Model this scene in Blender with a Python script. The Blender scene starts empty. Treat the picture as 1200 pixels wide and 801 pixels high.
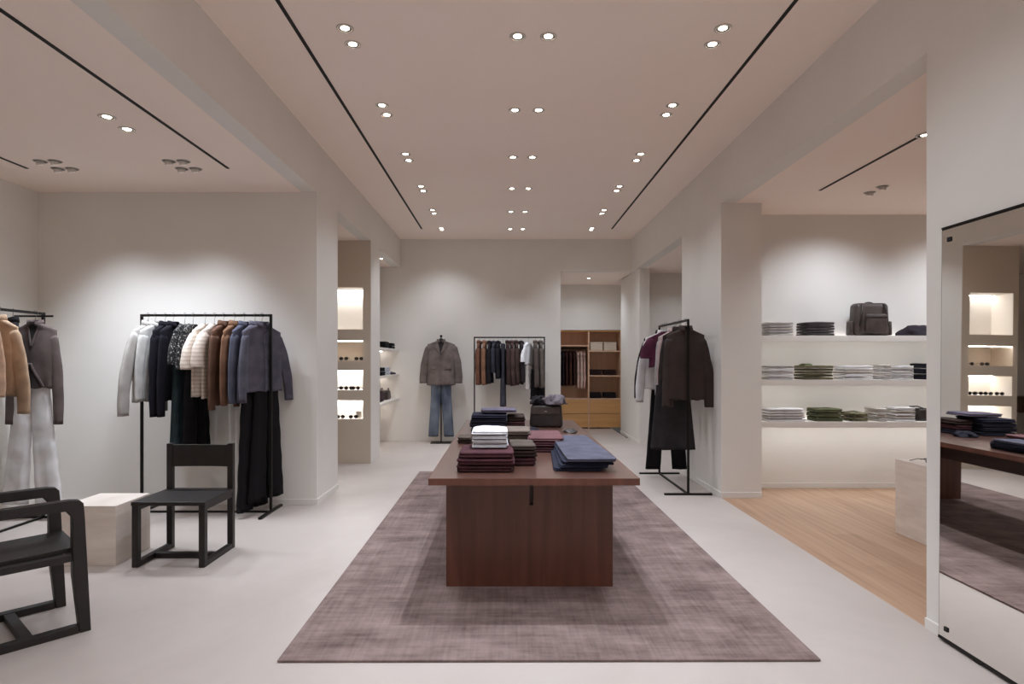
import bpy, bmesh, math, random
from mathutils import Vector, Matrix
from math import sin, cos, pi, radians as R

scene = bpy.context.scene
col = scene.collection
FPX, VX, VY, CH = 720.0, 592.0, 423.0, 1.40      # focal length in px of the 1200 px frame, principal point, camera height

# ------------------------------------------------------------------ materials
def lin(c):
    return tuple(((v/255)/12.92 if v/255 <= .04045 else ((v/255+.055)/1.055)**2.4) for v in c) + (1,)

def new_mat(name):
    m = bpy.data.materials.new(name); m.use_nodes = True
    nt = m.node_tree; b = nt.nodes['Principled BSDF']
    return m, nt, b

def noise_mat(name, c1, c2, scale=(5,5,5), detail=4, rough=.8, bump=0.0, bscale=60, metallic=0, spec=.5, dist=0.0, lo=.3, hi=.7, wave=None, sheen=0):
    m, nt, b = new_mat(name)
    N, L = nt.nodes, nt.links
    tc = N.new('ShaderNodeTexCoord'); mp = N.new('ShaderNodeMapping'); mp.inputs['Scale'].default_value = scale
    L.new(tc.outputs['Object'], mp.inputs['Vector'])
    nz = N.new('ShaderNodeTexNoise'); nz.inputs['Scale'].default_value = 1; nz.inputs['Detail'].default_value = detail
    nz.inputs['Distortion'].default_value = dist
    L.new(mp.outputs[0], nz.inputs['Vector'])
    cr = N.new('ShaderNodeValToRGB'); cr.color_ramp.elements[0].position = lo; cr.color_ramp.elements[1].position = hi
    cr.color_ramp.elements[0].color = lin(c1); cr.color_ramp.elements[1].color = lin(c2)
    L.new(nz.outputs['Fac'], cr.inputs['Fac']); L.new(cr.outputs['Color'], b.inputs['Base Color'])
    b.inputs['Roughness'].default_value = rough; b.inputs['Metallic'].default_value = metallic
    b.inputs['Specular IOR Level'].default_value = spec
    if sheen: b.inputs['Sheen Weight'].default_value = sheen
    if bump:
        n2 = N.new('ShaderNodeTexNoise'); n2.inputs['Scale'].default_value = bscale; n2.inputs['Detail'].default_value = 3
        L.new(tc.outputs['Object'], n2.inputs['Vector'])
        bp = N.new('ShaderNodeBump'); bp.inputs['Strength'].default_value = bump; bp.inputs['Distance'].default_value = .01
        L.new(n2.outputs['Fac'], bp.inputs['Height']); L.new(bp.outputs[0], b.inputs['Normal'])
    return m

_cl = {}
def cloth(c, var=.12, rough=.9, pattern=None, c2=None):
    key = (c, var, rough, pattern, c2)
    if key in _cl: return _cl[key]
    nm = 'cloth_%d_%d_%d' % c
    if pattern == 'stripe':                              # fine horizontal stripes / texture rows
        m, nt, b = new_mat(nm); N, L = nt.nodes, nt.links
        tc = N.new('ShaderNodeTexCoord'); w = N.new('ShaderNodeTexWave'); w.bands_direction = 'Z'
        w.inputs['Scale'].default_value = 9; w.inputs['Distortion'].default_value = 1.5; w.inputs['Detail Scale'].default_value = 3
        cr = N.new('ShaderNodeValToRGB'); cr.color_ramp.elements[0].color = lin(c2); cr.color_ramp.elements[1].color = lin(c)
        cr.color_ramp.elements[0].position = .1; cr.color_ramp.elements[1].position = .6
        L.new(tc.outputs['Object'], w.inputs['Vector']); L.new(w.outputs['Fac'], cr.inputs['Fac']); L.new(cr.outputs[0], b.inputs['Base Color'])
        b.inputs['Roughness'].default_value = rough
    elif pattern == 'print':                             # scattered light flecks on dark
        m, nt, b = new_mat(nm); N, L = nt.nodes, nt.links
        tc = N.new('ShaderNodeTexCoord'); v = N.new('ShaderNodeTexVoronoi'); v.inputs['Scale'].default_value = 62
        cr = N.new('ShaderNodeValToRGB'); cr.color_ramp.elements[0].color = lin(c2); cr.color_ramp.elements[1].color = lin(c)
        cr.color_ramp.elements[0].position = .22; cr.color_ramp.elements[1].position = .38
        L.new(tc.outputs['Object'], v.inputs['Vector']); L.new(v.outputs['Distance'], cr.inputs['Fac']); L.new(cr.outputs[0], b.inputs['Base Color'])
        b.inputs['Roughness'].default_value = rough
    elif pattern == 'camo':
        m = noise_mat(nm, c, c2, (22,22,22), 2, rough, .15, 200, lo=.45, hi=.52)
    elif pattern == 'fade':                              # jeans worn lighter on the thighs
        m = noise_mat(nm, c, c2, (5,5,2.2), 5, rough, .25, 260, lo=.35, hi=.62)
    else:
        a = tuple(max(0, int(v*(1-var))) for v in c); d = tuple(min(255, int(v*(1+var))) for v in c)
        m = noise_mat(nm, a, d, (9,9,9), 6, rough, .22, 240, spec=.25)
    _cl[key] = m
    return m

M = {}
def plaster(name, c1, c2):
    return noise_mat(name, c1, c2, (1.1,1.1,1.1), 8, .92, .06, 14, spec=.15, dist=.6)
M['wall'] = plaster('warm_plaster', (224,220,214), (230,226,220))
M['niche'] = plaster('shaded_plaster', (200,188,172), (207,195,179))  # wall plaster darkened, shade on the niche wall's front put into its colour
M['ceil'] = plaster('ceiling_plaster', (247,232,221), (249,235,225))
M['black'] = noise_mat('black_metal', (26,23,22), (34,31,29), (8,8,8), 3, .45, metallic=.6)
M['hook'] = noise_mat('hook_steel', (120,116,112), (140,136,132), (8,8,8), 2, .3, metallic=.9)
M['black_wood'] = noise_mat('black_wood', (23,18,15), (35,28,25), (40,3,3), 6, .5, .1, 90)
M['white_shelf'] = noise_mat('shelf_plaster', (222,217,210), (228,223,216), (2,2,2), 4, .8)
M['dark'] = noise_mat('dark_recess', (20,18,17), (26,24,22), (5,5,5), 2, .8)
M['trimwhite'] = noise_mat('trim_white', (190,184,176), (200,194,186), (5,5,5), 2, .5)
M['baffle'] = noise_mat('baffle_grey', (95,88,82), (105,98,92), (5,5,5), 2, .4)

def floor_mat():
    m, nt, b = new_mat('microcement'); N, L = nt.nodes, nt.links
    tc = N.new('ShaderNodeTexCoord')
    n1 = N.new('ShaderNodeTexNoise'); n1.inputs['Scale'].default_value = .55; n1.inputs['Detail'].default_value = 9; n1.inputs['Roughness'].default_value = .62; n1.inputs['Distortion'].default_value = .8
    L.new(tc.outputs['Object'], n1.inputs['Vector'])
    cr = N.new('ShaderNodeValToRGB'); e = cr.color_ramp.elements
    e[0].position = .3; e[0].color = lin((175,164,157)); e[1].position = .7; e[1].color = lin((190,180,173))
    L.new(n1.outputs['Fac'], cr.inputs[0]); L.new(cr.outputs[0], b.inputs['Base Color'])
    b.inputs['Roughness'].default_value = .48; b.inputs['Specular IOR Level'].default_value = .35
    n2 = N.new('ShaderNodeTexNoise'); n2.inputs['Scale'].default_value = 3; n2.inputs['Detail'].default_value = 6
    L.new(tc.outputs['Object'], n2.inputs['Vector'])
    mr = N.new('ShaderNodeMapRange'); mr.inputs['To Min'].default_value = .4; mr.inputs['To Max'].default_value = .62
    L.new(n2.outputs['Fac'], mr.inputs[0]); L.new(mr.outputs[0], b.inputs['Roughness'])
    return m
M['floor'] = floor_mat()

def plank_mat():
    m, nt, b = new_mat('oak_planks'); N, L = nt.nodes, nt.links
    tc = N.new('ShaderNodeTexCoord'); mp = N.new('ShaderNodeMapping'); mp.inputs['Rotation'].default_value = (0,0,pi/2)
    L.new(tc.outputs['Object'], mp.inputs[0])
    br = N.new('ShaderNodeTexBrick'); br.offset = .37; br.inputs['Scale'].default_value = 1
    br.inputs['Brick Width'].default_value = 2.1; br.inputs['Row Height'].default_value = .19
    br.inputs['Mortar Size'].default_value = .0012; br.inputs['Mortar Smooth'].default_value = .2; br.inputs['Bias'].default_value = 0
    br.inputs['Color1'].default_value = lin((172,138,112)); br.inputs['Color2'].default_value = lin((190,158,132)); br.inputs['Mortar'].default_value = lin((150,116,92))
    L.new(mp.outputs[0], br.inputs['Vector'])
    m2 = N.new('ShaderNodeMapping'); m2.inputs['Scale'].default_value = (22,1.1,1); L.new(tc.outputs['Object'], m2.inputs[0])
    nz = N.new('ShaderNodeTexNoise'); nz.inputs['Scale'].default_value = 1; nz.inputs['Detail'].default_value = 7; nz.inputs['Distortion'].default_value = .5
    L.new(m2.outputs[0], nz.inputs['Vector'])
    cr = N.new('ShaderNodeValToRGB'); cr.color_ramp.elements[0].color = (.78,.74,.70,1); cr.color_ramp.elements[1].color = (1.08,1.08,1.08,1)
    cr.color_ramp.elements[0].position = .3; cr.color_ramp.elements[1].position = .65
    L.new(nz.outputs['Fac'], cr.inputs[0])
    mx = N.new('ShaderNodeMixRGB'); mx.blend_type = 'MULTIPLY'; mx.inputs[0].default_value = .8
    L.new(br.outputs['Color'], mx.inputs[1]); L.new(cr.outputs[0], mx.inputs[2]); L.new(mx.outputs[0], b.inputs['Base Color'])
    b.inputs['Roughness'].default_value = .5
    return m
M['planks'] = plank_mat()

def rug_mat():
    m, nt, b = new_mat('woven_rug'); N, L = nt.nodes, nt.links
    tc = N.new('ShaderNodeTexCoord')
    outs = []
    for sc, det in (((1.6,34,1), 6), ((46,2.0,1), 6), ((2.6,4.2,1), 9)):
        mp = N.new('ShaderNodeMapping'); mp.inputs['Scale'].default_value = sc; L.new(tc.outputs['Object'], mp.inputs[0])
        nz = N.new('ShaderNodeTexNoise'); nz.inputs['Scale'].default_value = 1; nz.inputs['Detail'].default_value = det; nz.inputs['Roughness'].default_value = .65
        L.new(mp.outputs[0], nz.inputs['Vector'])
        wt_ = N.new('ShaderNodeMath'); wt_.operation = 'MULTIPLY'; wt_.inputs[1].default_value = 1.7 if det == 9 else .65; L.new(nz.outputs['Fac'], wt_.inputs[0]); outs.append(wt_.outputs[0])
    a = N.new('ShaderNodeMath'); a.operation = 'ADD'; L.new(outs[0], a.inputs[0]); L.new(outs[1], a.inputs[1])
    a2 = N.new('ShaderNodeMath'); a2.operation = 'ADD'; L.new(a.outputs[0], a2.inputs[0]); L.new(outs[2], a2.inputs[1])
    mr = N.new('ShaderNodeMath'); mr.operation = 'DIVIDE'; mr.inputs[1].default_value = 3; L.new(a2.outputs[0], mr.inputs[0])
    cr = N.new('ShaderNodeValToRGB'); e = cr.color_ramp.elements
    e[0].position = .36; e[0].color = lin((84,68,64)); e[1].position = .64; e[1].color = lin((150,130,125))
    L.new(mr.outputs[0], cr.inputs[0]); L.new(cr.outputs[0], b.inputs['Base Color'])
    b.inputs['Roughness'].default_value = .85; b.inputs['Specular IOR Level'].default_value = .2
    bp = N.new('ShaderNodeBump'); bp.inputs['Strength'].default_value = .35; bp.inputs['Distance'].default_value = .006
    L.new(mr.outputs[0], bp.inputs['Height']); L.new(bp.outputs[0], b.inputs['Normal'])
    return m
M['rug'] = rug_mat()

def wood_mat(name, c1, c2, axis='Y', rough=.4, s=1.0):
    sc = {'X': (.9*s,14*s,14*s), 'Y': (14*s,.9*s,14*s), 'Z': (14*s,14*s,.9*s)}[axis]
    return noise_mat(name, c1, c2, sc, 7, rough, .04, 60, dist=.7, lo=.32, hi=.68)
M['walnut_top'] = wood_mat('mahogany_top', (78,48,38), (98,63,50), 'Y', .3)
for n_ in M['walnut_top'].node_tree.nodes:
    if n_.type == 'BSDF_PRINCIPLED':
        n_.inputs['Specular IOR Level'].default_value = .8; n_.inputs['Coat Weight'].default_value = .9; n_.inputs['Coat Roughness'].default_value = .28; n_.inputs['Coat IOR'].default_value = 1.55
M['walnut'] = wood_mat('mahogany_panel', (88,50,37), (110,66,50), 'Z', .38)
M['walnut_beam'] = wood_mat('mahogany_beam', (60,38,30), (72,46,36), 'Y', .45)
M['oak'] = wood_mat('honey_oak', (204,154,98), (218,170,114), 'X', .45)
M['oak_in'] = wood_mat('honey_oak_inner', (206,168,138), (220,184,156), 'Z', .5)
M['travertine'] = noise_mat('travertine', (214,201,190), (234,223,213), (3,3,16), 8, .55, .12, 70, dist=.4)
M['console'] = wood_mat('dark_console_wood', (76,50,34), (98,66,46), 'X', .4)
M['leather'] = noise_mat('brown_leather', (56,46,42), (78,66,60), (14,14,14), 5, .5, .2, 90)
M['leather_dark'] = noise_mat('dark_leather', (38,30,29), (52,42,40), (14,14,14), 5, .45, .2, 90)
M['lens'] = noise_mat('tinted_lens', (25,20,18), (35,28,24), (5,5,5), 2, .1)
M['linen_box'] = noise_mat('linen_box', (205,190,172), (215,202,186), (60,60,60), 3, .9)

def emit(name, c, s):
    m, nt, b = new_mat(name)
    b.inputs['Base Color'].default_value = lin(c); b.inputs['Emission Color'].default_value = lin(c)
    b.inputs['Emission Strength'].default_value = s
    return m
M['lamp'] = emit('lamp_glow', (255,240,222), 18)
M['lamp_dim'] = emit('lamp_glow_soft', (255,240,222), 2.0)
M['led_soft'] = emit('led_glow_soft', (255,248,244), 3)
M['led'] = emit('led_glow', (255,248,244), 20)

m, nt, b = new_mat('mirror_glass')
b.inputs['Base Color'].default_value = (.86,.84,.81,1); b.inputs['Metallic'].default_value = 1; b.inputs['Roughness'].default_value = .015
M['mirror'] = m

# ------------------------------------------------------------------ mesh helpers
class MB:
    def __init__(s): s.v = []; s.f = []
    def box(s, x0, x1, y0, y1, z0, z1):
        b = len(s.v)
        s.v += [(x0,y0,z0),(x1,y0,z0),(x1,y1,z0),(x0,y1,z0),(x0,y0,z1),(x1,y0,z1),(x1,y1,z1),(x0,y1,z1)]
        s.f += [tuple(b+i for i in q) for q in ((0,3,2,1),(4,5,6,7),(0,1,5,4),(1,2,6,5),(2,3,7,6),(3,0,4,7))]
        return s
    def rings(s, rings, cap0=True, cap1=True, closed=True):
        n = len(rings[0]); b = len(s.v)
        for r in rings: s.v += [tuple(p) for p in r]
        for i in range(len(rings)-1):
            for j in range(n if closed else n-1):
                k = (j+1) % n
                s.f.append((b+i*n+j, b+i*n+k, b+(i+1)*n+k, b+(i+1)*n+j))
        if cap0: s.f.append(tuple(b+j for j in range(n-1,-1,-1)))
        if cap1: s.f.append(tuple(b+(len(rings)-1)*n+j for j in range(n)))
        return s
    def grid(s, g):
        return s.rings(g, False, False, False)
    def tube(s, pts, rad, n=10, cap=True):
        pts = [Vector(p) for p in pts]; rs = []
        up = None
        for i, p in enumerate(pts):
            t = (pts[min(i+1,len(pts)-1)] - pts[max(i-1,0)]).normalized()
            if up is None:
                up = Vector((0,0,1)) if abs(t.z) < .9 else Vector((1,0,0))
            a = t.cross(up).normalized(); bb = a.cross(t).normalized(); up = bb
            r = rad[i] if isinstance(rad, (list,tuple)) else rad
            rs.append([p + (a*cos(2*pi*j/n) + bb*sin(2*pi*j/n))*r for j in range(n)])
        return s.rings(rs, cap, cap)
    def disc(s, c, r, z, n=20):
        b = len(s.v)
        s.v += [(c[0]+r*cos(2*pi*j/n), c[1]+r*sin(2*pi*j/n), z) for j in range(n)]
        s.f.append(tuple(b+j for j in range(n-1,-1,-1)))
        return s
    def beam(s, p, q, w, h=None):
        """square bar from p to q"""
        h = h or w; p = Vector(p); q = Vector(q); t = (q-p).normalized()
        up = Vector((0,0,1)) if abs(t.z) < .9 else Vector((0,1,0))
        a = t.cross(up).normalized(); c = a.cross(t).normalized()
        r = [[e + a*(sx*w/2) + c*(sz*h/2) for sx, sz in ((-1,-1),(1,-1),(1,1),(-1,1))] for e in (p,q)]
        return s.rings(r)
    def build(s, name, mat, parent=None, smooth=False, bevel=0, seg=2, solid=0, loc=None, label=None):
        me = bpy.data.meshes.new(name); me.from_pydata(s.v, [], s.f)
        bm = bmesh.new(); bm.from_mesh(me); bmesh.ops.recalc_face_normals(bm, faces=bm.faces) if not solid else None
        bm.to_mesh(me); bm.free()
        me.materials.append(mat)
        if smooth:
            for p in me.polygons: p.use_smooth = True
        o = bpy.data.objects.new(name, me); col.objects.link(o)
        if parent: o.parent = parent
        if loc: o.location = loc
        if bevel:
            md = o.modifiers.new('bevel', 'BEVEL'); md.width = bevel; md.segments = seg; md.limit_method = 'ANGLE'; md.angle_limit = R(40)
        if solid:
            md = o.modifiers.new('solid', 'SOLIDIFY'); md.thickness = solid; md.offset = 0
        if label: o['label'] = label
        return o

def thing(name, label, cat, loc=(0,0,0), rz=0, group=None):
    o = bpy.data.objects.new(name, None); col.objects.link(o)
    o.empty_display_size = .05
    o.location = loc; o.rotation_euler = (0,0,rz)
    o['label'] = label; o['category'] = cat
    if group: o['group'] = group
    return o
def tag(o, label, cat, group=None):
    o['label'] = label; o['category'] = cat
    if group: o['group'] = group
    return o
def struct(name, mb, mat, bevel=0):
    o = mb.build(name, mat, bevel=bevel); o['kind'] = 'structure'; return o
def dup(root, loc, rz, label=None, group=None):
    r = root.copy(); col.objects.link(r); r.location = loc; r.rotation_euler = (0,0,rz)
    if label: r['label'] = label
    if group: r['group'] = group
    for ch in list(root.children):
        c = ch.copy(); col.objects.link(c); c.parent = r
        for g in list(ch.children):
            d = g.copy(); col.objects.link(d); d.parent = c
    return r

# ------------------------------------------------------------------ the shell
XL, XR = -1.84, 2.215
ZC, ZS, ZR2 = 3.54, 3.05, 2.965
YF = -3.0
struct('floor', MB().box(-5.6,XR,YF-.2,13.4,-.1,0).box(XR,5.8,7.2,11.2,-.1,0), M['floor'])
struct('floor_wood', MB().box(XR,5.8,YF-.2,7.2,-.1,0), M['planks'])
struct('ceiling', MB().box(XL,XR,YF-.2,10.8,ZC,ZC+.1), M['ceil'])
struct('ceiling_left', MB().box(-5.6,XL-.15,YF-.2,10.8,ZS,ZS+.1), M['ceil'])
struct('ceiling_right', MB().box(XR+.15,5.8,YF-.2,7.0,ZS-.03,ZS+.1), M['ceil'])
struct('ceiling_right', MB().box(XR+.15,5.8,7.0,11.0,ZR2,ZS+.1), M['ceil'])
struct('ceiling_back', MB().box(.87,2.6,10.95,13.3,2.98,3.08), M['ceil'])
# upper faces between the high middle ceiling and the lower side ceilings
struct('wall_left_upper', MB().box(XL-.15,XL,YF-.2,10.8,ZS,ZC+.1), M['wall'])
struct('wall_right_upper', MB().box(XR,XR+.15,3.23,7.7,ZS-.03,ZC+.1).box(XR,XR+.15,7.7,10.8,ZR2,ZC+.1), M['wall'])
struct('wall_left', MB().box(-4.75,-4.56,YF-.2,6.0,0,ZS), M['wall'])
struct('wall_left_back', MB().box(-5.6,XL,6.0,6.75,0,ZS), M['wall'])
struct('wall_right', MB().box(XR,2.42,YF-.2,3.23,0,ZC+.1), M['wall'])
struct('wall_right_outer', MB().box(5.6,5.8,YF-.2,11.2,0,ZS), M['wall'])
struct('wall_front', MB().box(-4.75,5.8,YF-.3,YF-.2,0,ZC+.1), M['wall'])
struct('pillar_right', MB().box(XR,2.63,6.3,7.7,0,ZS-.03), M['wall'])
struct('wall_right_back', MB().box(2.63,5.6,6.8,7.0,0,ZS), M['wall'])
struct('wall_right_back', MB().box(2.42,5.6,10.9,11.05,0,ZS), M['wall'])
struct('pillar_right_far', MB().box(2.25,2.42,10.3,11.95,0,ZR2), M['wall'])
struct('wall_back', MB().box(-5.6,.975,10.8,10.95,0,ZC+.1).box(.975,2.25,10.8,10.95,2.98,ZC+.1), M['wall'])
struct('wall_back_recess', MB().box(.82,.92,10.95,13.3,0,2.98).box(.92,2.6,12.72,12.8,2.045,2.98).box(.92,1.05,12.74,12.8,0,2.045)
       .box(.92,2.6,13.22,13.3,0,2.98).box(2.425,2.6,11.95,13.3,0,2.98), M['wall'])
struct('wall_left_outer', MB().box(-5.7,-5.6,6.75,10.95,0,ZS), M['wall'])
struct('wall_left_alcove', MB().box(-2.61,-2.19,9.0,10.8,0,ZS), M['wall'])
# niche wall
nx0, nx1 = -2.543, -1.943
niches = [(1.835,2.408,'niche'),(1.41,1.68,'niche'),(1.003,1.272,'niche'),(.607,.863,'niche')]
mb = MB().box(-2.61,nx0,8.4,9.0,0,ZS).box(nx1,XL,8.4,9.0,0,ZS).box(nx0,nx1,8.78,9.0,0,ZS)
edges = [0,.607,.863,1.003,1.272,1.41,1.68,1.835,2.408,ZS]
for a in range(0,10,2): mb.box(nx0,nx1,8.4,8.78,edges[a],edges[a+1])
struct('wall_niche', mb, M['niche'])
lin_ = MB()
for z0, z1 in ((1.835,2.408),(1.003,1.272),(.607,.863)):
    lin_.box(nx0+.0005,nx1-.0005,8.776,8.7795,z0+.0005,z1-.0005).box(nx0+.0005,nx0+.004,8.402,8.776,z0+.0005,z1-.0005).box(nx1-.004,nx1-.0005,8.402,8.776,z0+.0005,z1-.0005)
    lin_.box(nx0+.004,nx1-.004,8.402,8.776,z0+.0003,z0+.0012).box(nx0+.004,nx1-.004,8.402,8.776,z1-.0008,z1-.0003)
struct('trim_2', lin_, M['wall'])
# aisle face of the niche wall: brighter plaster skin, light put in by colour
struct('wall_niche_lit_face', MB().box(XL,XL+.004,8.404,8.996,0,ZS), M['wall'])
for i, (x0,x1,y0,y1) in enumerate([(-4.56,XL,5.988,6.0),(XL,XL+.01,6.0,6.75),(XR-.01,XR,6.3,7.7),(XR,2.63,6.29,6.3),(2.63,5.6,6.788,6.8),
        (XR-.01,XR,YF,3.23),(XL,.975,10.79,10.8),(-4.56,-4.548,YF,5.988),(2.24,2.25,10.3,11.95)]):
    names = ['back','left','right','right','back','right','back','left','right']
    struct('baseboard_'+names[i], MB().box(x0,x1,y0,y1,0,.055), M['wall'])

# ceiling slots
def slot(x, y0, y1, z, label):
    o = MB().box(x-.0125,x+.0125,y0,y1,z-.004,z).build('ceiling_track', M['dark'])
    tag(o, label, 'lighting track', 'black linear ceiling slots')
slot(-1.35, YF, 9.94, ZC, 'long thin black linear slot left of the downlights in the high middle ceiling')
slot(1.725, YF, 9.94, ZC, 'long thin black linear slot right of the downlights in the high middle ceiling')
slot(-2.37, YF, 5.26, ZS, 'thin black linear slot in the low ceiling beside the cream beam')
slot(-4.09, YF, 5.26, ZS, 'short visible end of black linear slot near the far left wall')
slot(2.985, 1.0, 5.83, ZS-.03, 'thin black linear slot in the low ceiling above the wood floor')

# ------------------------------------------------------------------ downlights
ES = .55
def spot(parent, loc, energy, tilt=(0,0), size=140, blend=1, rad=.03, colr=(.86,.94,1.05)):
    l = bpy.data.lights.new('downlight_lamp', 'SPOT'); l.energy = energy*ES; l.spot_size = R(size); l.spot_blend = blend
    l.shadow_soft_size = rad; l.color = colr
    o = bpy.data.objects.new('downlight_beam', l); col.objects.link(o); o.location = loc
    o.rotation_euler = (tilt[0], tilt[1], 0)
    if parent: o.parent = parent
    return o

def ring_mb(r0, r1, z0, z1, n=28):
    prof = [(r0,z1),(r0,z0+.001),(r0+.002,z0),(r1-.003,z0),(r1,z0+.003),(r1,z1)]
    rs = [[(r*cos(2*pi*j/n), r*sin(2*pi*j/n), z) for j in range(n)] for r, z in prof]
    return MB().rings(rs, False, False)
t = thing('recessed_downlight', 'x', 'downlight', (0,0,0))
ring_mb(.043,.055,-.007,0).build('trim_ring', M['trimwhite'], t, True)
n = 24
MB().rings([[(r*cos(2*pi*j/n), r*sin(2*pi*j/n), z) for j in range(n)] for r, z in ((.043,-.004),(.028,-.0012))], False, False).build('baffle', M['baffle'], t, True)
MB().rings([[(r*cos(2*pi*j/n), r*sin(2*pi*j/n), z) for j in range(n)] for r, z in ((.0279,-.0014),(.018,-.005),(.006,-.0062))], False, True).build('lens', M['lamp'], t, True)
PD = t; used_d = [False]
def downlight(x, y, z, label, group, energy, tilt=(0,0), size=140, blend=1, rad=.03):
    if not used_d[0]:
        o = PD; used_d[0] = True; o.location = (x,y,z); o['label'] = label; o['group'] = group
        o2 = o
    else:
        o2 = dup_nolight(PD, (x,y,z), label, group)
    spot(o2, (0,0,-.02), energy, tilt, size, blend, rad)
    return o2
def dup_nolight(root, loc, label, group):
    r = root.copy(); col.objects.link(r); r.location = loc; r['label'] = label; r['group'] = group
    for ch in list(root.children):
        if ch.type == 'MESH':
            c = ch.copy(); col.objects.link(c); c.parent = r
    return r
# tiltable spot
t = thing('adjustable_spotlight', 'x', 'spotlight', (0,0,0))
ring_mb(.048,.055,-.004,0).build('trim_ring', M['trimwhite'], t, True)
MB().disc((0,0),.048,-.0015).build('cavity', M['baffle'], t)
mb = MB(); ax = Vector((0,.42,-1)).normalized()
mb.tube([Vector((0,-.012,.004))+ax*0, ax*.034+Vector((0,-.012,.004))], .03, 18)
lh = mb.build('lamp_head', M['trimwhite'], t, True)
mb = MB(); mb.tube([Vector((0,-.012,.004))+ax*.0341, Vector((0,-.012,.004))+ax*.0355], .022, 16); mb.build('lens', M['lamp_dim'], lh, True)
PS = t; PS_used = [False]
def adj(x, y, z, label, group, energy, tilt, size=100, blend=1):
    if not PS_used[0]:
        o = PS; PS_used[0] = True; o.location = (x,y,z); o['label'] = label; o['group'] = group
    else:
        o = dup(PS, (x,y,z), 0, label, group)
        for ch in list(o.children):
            if ch.type == 'LIGHT': bpy.data.objects.remove(ch)
    if energy: spot(o, (0,.03,-.06), energy, tilt, size, blend, .014)
    return o

E0 = 34
ords = ['nearest','second','third','fourth','fifth','farthest']
rowsY = [4.05,5.24,6.45,7.62,8.8,9.95]
for k, y in enumerate([-1.9,-.7,.5,1.65,2.85] + rowsY):
    if k < 5: o_ = ['fifth','fourth','third','second','first'][k] + ' pair behind the viewpoint'
    else: o_ = ords[k-5] + ' pair'
    for s, sx in (('left',.082),('right',.285)):
        downlight(sx, y, ZC, f'recessed round downlight, {s} lamp of the {o_}, middle ceiling row', 'downlights of the middle ceiling row', E0*(7.5 if k == 5 else 1.0 if k in (3,4) else 1.9), (0,0), 84, .9, .010)
    for side, x, tl in (('left', -1.03, 1), ('right', 1.40, -1)):
        for s, dy in (('front',-.1),('back',.1)):
            yy = y-.0+dy if k < 10 else y+dy*.6
            far = k >= 6
            downlight(x+(.0 if s == 'front' else 0), yy, ZC, f'recessed round downlight, {s} lamp of the {o_}, {side} slot', f'downlights along the {side} ceiling slot', E0*(1.2 if k < 9 else 1.7),
                      (0, -tl*R(12)) if k < 9 else (R(6), 0), 136 if k < 9 else 112)
# left room
for s, y in (('front',4.15),('back',4.37)):
    downlight(-2.69, y, ZS, f'bright recessed downlight, {s} lamp of the pair in the low ceiling beside the long slot', 'bright downlights of the low left ceiling', 16, (R(10),0))
for g, x0 in (('near the corner', -3.775), ('near the end of the slot', -2.715)):
    for yi, y in (('front',5.07),('back',5.27)):
        for xi, dx in (('left',-.06),('right',.06)):
            adj(x0+dx, y, ZS, f'tilted spotlight {g}, {yi} {xi} lamp of its group of four', 'tilted spotlights in the low left ceiling', 74 if yi == 'front' else 56, (R(5), R(-8 if g == 'near the corner' else 8)))
for s, x, y in (('beyond the beam', -3.2, 2.2), ('over the armchair', -3.6, 3.4), ('towards the entrance', -3.2, .2), ('by the entrance', -3.2, -1.6)):
    downlight(x, y, ZS, f'recessed downlight {s} in the low left ceiling', 'further downlights of the left ceiling', 19)
# alcoves on the left: downlights added to brighten the back wall in the mirror
for i, (x, y, w) in enumerate([(-2.3,7.3,'over the niche alcove'),(-3.4,7.6,'behind the wall of the first clothes rack'),(-3.9,9.6,'over the far wooden console'),(-2.0,9.9,'over the three small alcove shelves')]):
    downlight(x, y, ZS, f'recessed downlight {w}', 'added downlights of the left alcoves', 22 if i else 14, (R(8),0), 100)
# right room
for yi, y in (('front',5.7),('back',5.9)):
    adj(3.5, y, ZS-.03, f'tilted spotlight above the wood floor, {yi} lamp of the pair', 'tilted spotlights in the low right ceiling', 62, (R(22), 0), 118)
for yi, y in (('front',5.7),('back',5.9)):
    adj(4.9, y, ZS-.03, f'tilted spotlight above the far end of the wall shelves, {yi} lamp', 'tilted spotlights in the low right ceiling', 62, (R(22), 0), 118)
for w, x, y, e in (('over the stone plinth',4.1,4.2,34),('beside the mirror wall',3.9,2.0,60),('near the entrance',3.9,-.5,30),('over the edge of the wood floor',3.0,4.4,34)):
    downlight(x, y, ZS-.03, f'recessed downlight {w} in the low right ceiling', 'downlights of the low right ceiling', e)
for w, x, y in (('nearer the clothes rack',2.9,8.5),('nearer the back wall',3.0,10.1),('furthest in',4.4,9.2)):
    downlight(x, y, ZR2, f'recessed downlight of the far right alcove, {w}', 'downlights of the far right alcove', 34, (R(10),0), 120)
downlight(1.59, 11.7, 2.98, 'recessed downlight in front of the oak wardrobe', 'wardrobe downlight', 62, (R(10),0), 150)

# ------------------------------------------------------------------ rug and table
rg = MB().box(-1.2655,1.2655,0,4.9,0,.012).build('area_rug', M['rug'], bevel=.004)
rg.location = (.206,2.857,.001); rg.rotation_euler = (0,0,R(.25))
tag(rg, 'large greyish brown woven rug with faded streaks under the display table', 'rug')

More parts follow.
